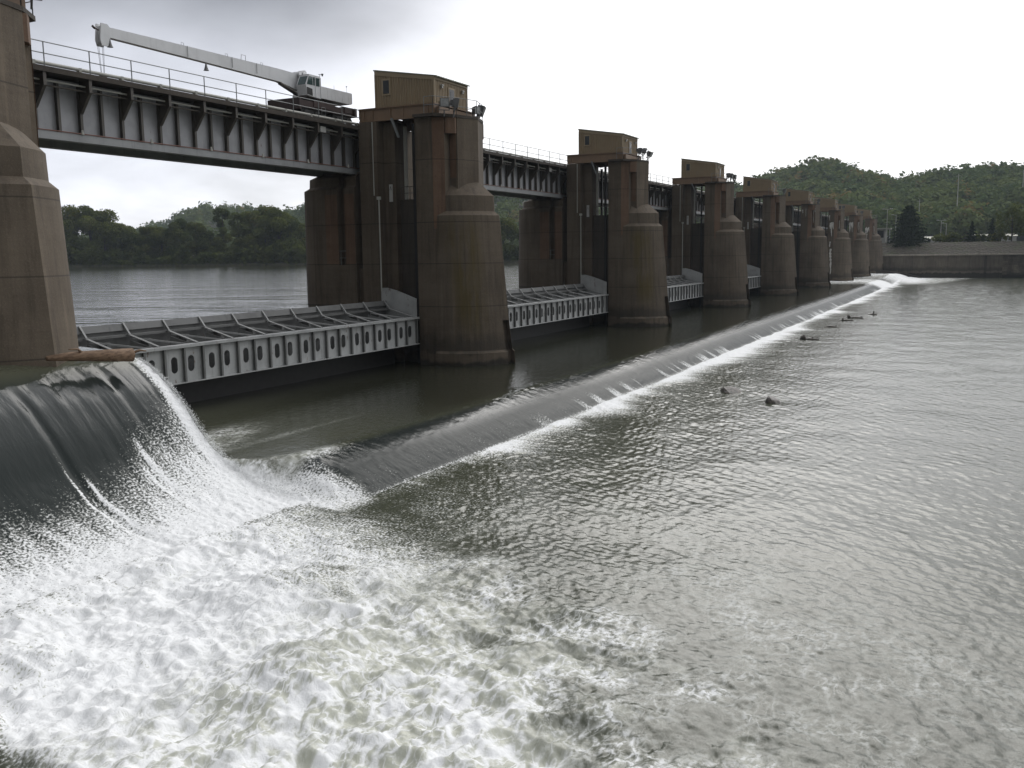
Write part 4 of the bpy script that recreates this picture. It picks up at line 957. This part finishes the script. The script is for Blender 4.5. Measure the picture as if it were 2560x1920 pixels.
pts = np.stack([cx, cy, zz + rad * np.where(t_ > .9, .45, .75)], 1)[:, None, :] + dv * (rad[:, None] * lob * (.72 + .33 * rng.random((nc, per))))[..., None] * np.array([1, 1, 1.15])
tn = np.clip(.15 + .55 * rng.random(nc) + .45 * (rng.random(nc) < .09) + .3 * (vnoise(u * 25, t_ * 5, 9) - .5), 0, 1)
co_, q_ = quads_at(pts.reshape(-1, 3), np.repeat(rad * .17, per), rng, .15, dv.reshape(-1, 3), .5)
fr = fast_mesh('hill_forest', co_, q_, M['leaf_hill'], {'tint': np.clip(np.repeat(np.repeat(tn, per) + .12 * (rng.random(nc * per) - .5), 4), 0, 1)}, smooth=False)
tag(fr, 'early autumn woods covering the hills behind the dam', 'forest', kind='stuff')

# ------------------------------------------------------------------ far bank: river wall, slope, terrace
mw_, nt, b = newmat('wall_masonry'); g = NT(nt); p = g.pos(); br = g.n('ShaderNodeTexBrick', offset=.5, i_Scale=1.0, i_Mortar_Size=.03, i_Brick_Width=1.5, i_Row_Height=.55)
px_, py_, pz_ = g.xyz(p); cb_ = g.n('ShaderNodeCombineXYZ'); g.put(cb_.inputs[0], g.math('ADD', py_, g.math('MULTIPLY', g.noise(p, .8, 2), .8))); g.put(cb_.inputs[1], g.math('ADD', pz_, g.math('MULTIPLY', g.noise(p, .6, 2), .5))); g.put(br.inputs['Vector'], cb_.outputs[0])
br.inputs['Color1'].default_value = (.17, .145, .11, 1); br.inputs['Color2'].default_value = (.09, .078, .06, 1); br.inputs['Mortar'].default_value = (.02, .018, .014, 1)
cc = g.mix(g.math('MULTIPLY', g.step(g.noise(g.scale(p, 1, 1, .3), .7, 5, .6), .42, .62), .6), br.outputs['Color'], (.035, .031, .025))
cc = g.mix(g.math('SUBTRACT', 1.0, g.step(pz_, -.8, .8)), cc, (.012, .012, .010))
g.put(b.inputs['Base Color'], cc); b.inputs['Roughness'].default_value = .9; g.bump(b, br.outputs['Fac'], .5, .08); M['masonry'] = mw_
M['coping'] = concrete('coping_concrete', (.27, .24, .20), (.36, .32, .27), joints=False, wet=False)
M['wallconc'] = concrete('wall_concrete', (.10, .085, .066), (.15, .128, .10), joints=False)
rw = empty('river_wall', (303, 0, -1.2), 'long dark river wall on the far bank, concrete near the dam and stone blocks beyond', 'wall')
m = MB(); m.prism_y([(302.6, -4), (306, -4), (306, 5.3), (303.1, 5.3)], -2.2, 31); m.build('concrete_section', M['wallconc'], rw)
m = MB(); m.prism_y([(302.5, -4), (306, -4), (306, 5.3), (303.0, 5.3)], -130, -2.8); m.build('stone_section', M['masonry'], rw)
m = MB(); m.prism_y([(302.2, -4), (306, -4), (306, 5.32), (302.7, 5.32)], -2.79, -2.21); m.build('pilaster', M['wallconc'], rw)
m = MB(); m.prism_y([(302.3, -4), (306, -4), (306, 5.1), (302.8, 5.1)], 1.2, 1.9); m.build('pilaster', M['conc_dark'], rw)
m = MB(); m.box(302.45, 306.4, -130, 31, 5.32, 5.70); m.build('coping', M['coping'], rw)
m = MB(); m.prism_x([(31, -4), (31, 1.2), (27, .9), (22, .1), (18, -1.0), (18, -4)], 298.6, 302.6); m.build('toe_apron', M['conc_dark'], rw)
ms2, nt, b = newmat('rubble_slope'); g = NT(nt); p = g.pos(); vo = g.n('ShaderNodeTexVoronoi', i_Scale=1.3); g.put(vo.inputs['Vector'], p)
cc = g.mix(g.step(g.noise(p, 1.6, 5, .7), .35, .65), (.032, .028, .021), (.062, .052, .038)); cc = g.mix(g.math('MULTIPLY', g.step(g.noise(p, .35, 4), .45, .7), .7), cc, (.04, .048, .018)); g.put(b.inputs['Base Color'], cc); b.inputs['Roughness'].default_value = .95; g.bump(b, vo.outputs['Distance'], .8, .3)
ys_ = np.linspace(-130, 60, 96); ts = np.linspace(0, 1, 9); vs = []
for y in ys_:
    for t in ts: vs.append((306.4 + 9 * t, y, 5.45 + 3.75 * t + (random.random() - .5) * .25 * (0 < t < 1)))
fs = [(i * 9 + j, (i + 1) * 9 + j, (i + 1) * 9 + j + 1, i * 9 + j + 1) for i in range(95) for j in range(8)]
m = MB(); m.add(vs, fs); eb = m.build('embankment_slope', ms2, smooth=True); tag(eb, 'rubble slope above the river wall', 'slope', kind='structure')
m = MB(); m.add([(315.4, -130, 9.2), (600, -400, 9.6), (900, 300, 9.6), (380, 120, 9.4), (315.4, 60, 9.2)], [(0, 1, 2, 3, 4)]); m.add([(306, 31, -3), (306, 60, -3), (315.4, 60, 9.2), (306.4, 31, 5.4)], [(0, 1, 2, 3)])
m.add([(306, 60, -3), (380, 120, -3), (380, 120, 9.4), (315.4, 60, 9.2)], [(0, 1, 2, 3)]); m.add([(380, 120, -3), (900, 300, -3), (900, 300, 9.6), (380, 120, 9.4)], [(0, 1, 2, 3)])
te = m.build('far_bank_ground', M['ground']); tag(te, 'grassy terrace on top of the far bank', 'ground', kind='structure')
m = MB(); k_ = [(4500 * math.cos(a * math.pi / 24), 4500 * math.sin(a * math.pi / 24), -7.0) for a in range(48)]; m.add(k_, [tuple(range(48))]); gd = m.build('ground', M['ground']); tag(gd, 'river bed and valley floor', 'ground', kind='structure')
# trees on the terrace
def at_px(fx, X): # world Y at distance X for an image column (full resolution column)
    u_ = (fx - 1280) / 2350; a = math.atan(u_) ; return X * math.tan(R(26.93) - a)
con = [(2264, 309.5, 12.2, 13.5, 7000, 'largest dark evergreen at the top of the river wall'), (2421, 318, 6.6, 4.6, 2000, 'small dark conifer on the terrace, left of the pointed one'), (2470, 318, 7.4, 4.2, 2000, 'narrow pointed dark conifer on the terrace')]
for j, (fx, Xd, H, Wd, n, lab) in enumerate(con):
    o = make_tree(300 + j, H, Wd, n, .36 if j == 0 else .24, 'conifer', 'needle', 'evergreen_tree'); o.location = (Xd + 8, at_px(fx, Xd + 8), 8.6 if j == 0 else 9.0); tag(o, lab, 'tree', 'trees on the far bank terrace')
for j, (fx, Xd, H, Wd, lab) in enumerate([(2520, 322, 10.5, 9.5, 'open-crowned broadleaf tree at the right edge of the terrace'), (2590, 326, 10, 9, 'broadleaf tree cut by the right picture edge')]):
    o = make_tree(320 + j, H, Wd, 1300, .42, 'round', 'leaf', 'broadleaf_tree'); o.location = (Xd, at_px(fx, Xd), 9.1); tag(o, lab, 'tree', 'trees on the far bank terrace')
for j, (fx, Xd, H, Wd, lab) in enumerate([(2375, 330, 2.6, 6, 'low bush between the lamp posts and the small conifer'), (2345, 334, 2.2, 5, 'low bush right of the large evergreen'), (2490, 326, 2.4, 6, 'low bush under the open-crowned tree'), (2440, 332, 2.0, 5, 'low bush between the two small conifers')]):
    o = make_tree(340 + j, H, Wd, 500, .35, 'round', 'leaf', 'bush'); o.location = (Xd, at_px(fx, Xd), 9.2); tag(o, lab, 'bush', 'bushes on the far bank terrace')
# lamp posts, poles, building
def lamp(fx, X_, zb, ztop, arms, label):
    o = empty('lamp_post', (X_, at_px(fx, X_), zb), label, 'lamp post', 'lamp posts on the far bank'); b_ = o['base']
    m = MB(); m.tube([(b_[0], b_[1], zb), (b_[0], b_[1], ztop)], .13, 6, [1, .6]); m.build('pole', M['pipe'], o)
    for s in arms:
        m = MB(); m.tube([(b_[0], b_[1], ztop - .1), (b_[0], b_[1] + s * 1.1, ztop + .1)], .05, 5); m.box(b_[0] - .25, b_[0] + .25, b_[1] + s * 1.1 - .35, b_[1] + s * 1.1 + .35, ztop, ztop + .22); m.build('lamp_head', M['board'], o)
lamp(2210, 316, 9.2, 19.6, (-1, 1), 'tall lamp mast with two heads just right of the last hut')
lamp(2232, 330, 9.2, 18.2, (1,), 'lamp mast half hidden behind the large evergreen')
lamp(2344, 345, 9.3, 16.5, (-1, 1), 'two-headed lamp post right of the large evergreen')
lamp(2357, 330, 9.3, 15.2, (1,), 'shorter single lamp post right of the two-headed one')
for fx, dd, zb, zt, lab in ((2381, 470, 26, 40, 'tall pale utility pole standing on the wooded hill'), (2540, 520, 36, 44, 'shorter pale utility pole on the hill near the right edge'), (2288, 480, 24, 30, 'faint pale pole on the hill above the large evergreen')):
    y_ = at_px(fx, dd); m = MB(); m.tube([(dd, y_, zb), (dd, y_, zt)], .22, 6, [1, .7]); m.bar((dd, y_ - 1.2, zt - .8), (dd, y_ + 1.2, zt - .8), .15, .15); o = m.build('utility_pole', M['pipe'], None, off=(dd, y_, zb)); tag(o, lab, 'utility pole', 'utility poles on the hill')
bx0 = 322; by = at_px(2201, bx0); bd_ = empty('control_building', (bx0, by, 9.2), 'pale flat-roofed control house beside the lamp mast on the far bank', 'building'); 
m = MB(); m.box(bx0 + .5, bx0 + 5, by - .8, by + 2.0, 9.2, 13.6); m.build('walls', M['board'], bd_)
m = MB(); m.box(bx0 - .4, bx0 + 5.4, by - 2.2, by + 2.4, 13.6, 13.95); m.build('roof', M['pipe'], bd_)
m = MB(); m.box(bx0 + .44, bx0 + .49, by - .2, by + 1.7, 11.0, 13.2); m.build('window', M['glass'], bd_)
for yy_ in (-1.1, -2.0):
    m = MB(); m.box(bx0, bx0 + .2, by + yy_ - .1, by + yy_ + .1, 9.2, 13.6); m.build('post', M['white'], bd_)
m = MB(); m.box(bx0 + .05, bx0 + .15, by - 1.9, by - 1.2, 11.3, 11.45); m.build('landing_rail', M['white'], bd_)
for j, (fx, Xd, w, h, lab) in enumerate([(2452, 372, 7, 2.0, 'low white building between the two small conifers'), (2500, 372, 8, 2.0, 'low white building behind the open-crowned tree'), (2325, 380, 6, 1.6, 'low pale building right of the large evergreen')]):
    y_ = at_px(fx, Xd); o = empty('low_building', (Xd, y_, 9.3), lab, 'building', 'low buildings on the far bank'); m = MB(); m.box(Xd, Xd + 8, y_ - w / 2, y_ + w / 2, 9.3, 9.3 + h); m.build('walls', M['board'], o); m = MB(); m.prism_y([(Xd - .4, 9.31 + h), (Xd + 8.4, 9.31 + h), (Xd + 4, 10.2 + h)], y_ - w / 2 - .3, y_ + w / 2 + .3); m.build('roof', M['roof'], o)
    for q in (-.25, .2): m = MB(); m.box(Xd - .05, Xd - .01, y_ + q * w - .5, y_ + q * w + .5, 9.9, 10.8); m.build('window', M['glass'], o)
# ================================================================== SKY, SUN, CAMERA
wd = bpy.data.worlds.new('World'); scene.world = wd; wd.use_nodes = True; nt = wd.node_tree
for n_ in list(nt.nodes): nt.nodes.remove(n_)
g = NT(nt); out = g.n('ShaderNodeOutputWorld')
SUN_EL, SUN_AZ = 34.0, 14.0      # azimuth measured from the dam axis towards the river side is negative
sd = Vector((math.cos(R(SUN_AZ)) * math.cos(R(SUN_EL)), math.sin(R(SUN_AZ)) * math.cos(R(SUN_EL)), math.sin(R(SUN_EL))))
sky = g.n('ShaderNodeTexSky', sky_type='NISHITA', sun_disc=False, sun_elevation=R(SUN_EL), sun_rotation=R(90 - SUN_AZ)); b1 = g.n('ShaderNodeBackground', i_Strength=.08); g.put(b1.inputs['Color'], sky.outputs[0])
dr = g.n('ShaderNodeTexCoord').outputs['Generated']; dx_, dy_, dz_ = g.xyz(dr)
den = g.math('MAXIMUM', g.math('ADD', dz_, .30), .06); cb = g.n('ShaderNodeCombineXYZ'); g.put(cb.inputs[0], g.math('DIVIDE', dx_, den)); g.put(cb.inputs[1], g.math('DIVIDE', dy_, den))
pl = cb.outputs[0]
n1 = g.noise(pl, 1.0, 7, .52, .3); n2 = g.noise(g.vmath('ADD', pl, (7.1, 3.3, 0)), 2.1, 5, .5, .2)
def dirv(az, el): return (math.cos(R(az)) * math.cos(R(el)), math.sin(R(az)) * math.cos(R(el)), math.sin(R(el)))
dl = g.vmath('DOT_PRODUCT', dr, dirv(66, 34)); 
dark = g.step(g.math('ADD', dl, g.math('ADD', g.math('MULTIPLY', g.math('SUBTRACT', n1, .5), .10), g.math('MULTIPLY', g.math('SUBTRACT', n2, .5), .07))), .70, .865)
glow = g.step(g.vmath('DOT_PRODUCT', dr, tuple(sd)), .2, .98)
back = g.step(g.vmath('DOT_PRODUCT', dr, dirv(5, 12)), -.35, .55)
bright = g.math('ADD', g.math('ADD', .22, g.math('MULTIPLY', back, .80)), g.math('MULTIPLY', g.math('POWER', glow, 1.4), .22))
bright = g.math('MULTIPLY', bright, g.lin(n1, .3, .7, 1.10, .88))
lum = g.math('MULTIPLY', bright, g.lin(g.math('MULTIPLY', dark, g.lin(g.step(dz_, .11, .28), 0, 1, .28, 1.0)), 0, 1, 1.0, .20))
lum = g.math('MULTIPLY', lum, g.step(dz_, -.25, -.02))
lum = g.math('MULTIPLY', lum, g.lin(g.step(dz_, .32, .75), 0, 1, .76, 1.34))
lum = g.math('MULTIPLY', lum, g.math('ADD', 1.0, g.math('MULTIPLY', g.step(dark, .05, .6), g.lin(n2, .36, .64, -.24, .20))))
ccol = g.n('ShaderNodeVectorMath', operation='SCALE'); g.put(ccol.inputs[0], g.mix(dark, (1.0, 1.0, 1.02), (.93, .95, 1.04))); g.put(ccol.inputs['Scale'], lum)
b2 = g.n('ShaderNodeBackground', i_Strength=1.0); g.put(b2.inputs['Color'], ccol.outputs[0])
mx = g.n('ShaderNodeMixShader', i_0=.93); g.put(mx.inputs[1], b1.outputs[0]); g.put(mx.inputs[2], b2.outputs[0]); g.put(out.inputs['Surface'], mx.outputs[0])
wd.cycles.sampling_method = 'MANUAL'; wd.cycles.sample_map_resolution = 1024
ld = bpy.data.lights.new('sun', 'SUN'); ld.energy = .6; ld.angle = R(36); ld.color = (1, .97, .92); lo_ = bpy.data.objects.new('sun', ld); COL.objects.link(lo_); lo_.rotation_euler = sd.to_track_quat('Z', 'Y').to_euler(); lo_.location = (0, 0, 80)

cam = bpy.data.cameras.new('camera'); co_ = bpy.data.objects.new('camera', cam); COL.objects.link(co_); scene.camera = co_
yaw, pit, rol = R(26.9305), R(7.873), .0125
fh = Vector((math.cos(yaw), math.sin(yaw), 0)); Rr = Vector((math.sin(yaw), -math.cos(yaw), 0)); Fv = fh * math.cos(pit) - Vector((0, 0, math.sin(pit))); Uv = fh * math.sin(pit) + Vector((0, 0, math.cos(pit)))
xa = Rr * math.cos(rol) - Uv * math.sin(rol) * -1 * -1; ya = Rr * math.sin(rol) + Uv * math.cos(rol)
co_.matrix_world = Matrix(((xa.x, ya.x, -Fv.x, 0), (xa.y, ya.y, -Fv.y, 0), (xa.z, ya.z, -Fv.z, 7.3), (0, 0, 0, 1)))
cam.sensor_width = 36; cam.lens = 33.047; cam.clip_start = .2; cam.clip_end = 12000
scene.view_settings.view_transform = 'Standard'; scene.view_settings.look = 'None'; scene.view_settings.exposure = .62; scene.view_settings.gamma = 1
scene.render.engine = 'CYCLES'
cy = scene.cycles; cy.use_denoising = True; cy.max_bounces = 5; cy.diffuse_bounces = 2; cy.glossy_bounces = 3; cy.transmission_bounces = 2; cy.caustics_reflective = False; cy.caustics_refractive = False
try: cy.denoiser = 'OPENIMAGEDENOISE'
except Exception: pass
# things that were only prototypes and never placed
for p_ in [p for k, p in enumerate(protos) if k not in used]:
    for c in kids(p_): bpy.data.objects.remove(c)
    bpy.data.objects.remove(p_)
for o in bpy.data.objects:
    if 'base' in o: del o['base']
HAZE = .00013
if HAZE > 0:
    m = MB(); m.box(-120, 1500, -450, 1300, -8.5, 125); hm = bpy.data.materials.new('haze_air'); hm.use_nodes = True; hn = hm.node_tree
    for n_ in list(hn.nodes): hn.nodes.remove(n_)
    gh = NT(hn); pv = gh.n('ShaderNodeVolumePrincipled', i_Density=HAZE); pv.inputs['Color'].default_value = (.78, .89, 1.0, 1); pv.inputs['Anisotropy'].default_value = .2
    ho = gh.n('ShaderNodeOutputMaterial'); gh.put(ho.inputs['Volume'], pv.outputs[0])
    hz_ = m.build('haze', hm); tag(hz_, 'thin valley haze', 'haze', kind='stuff'); cy.volume_bounces = 0
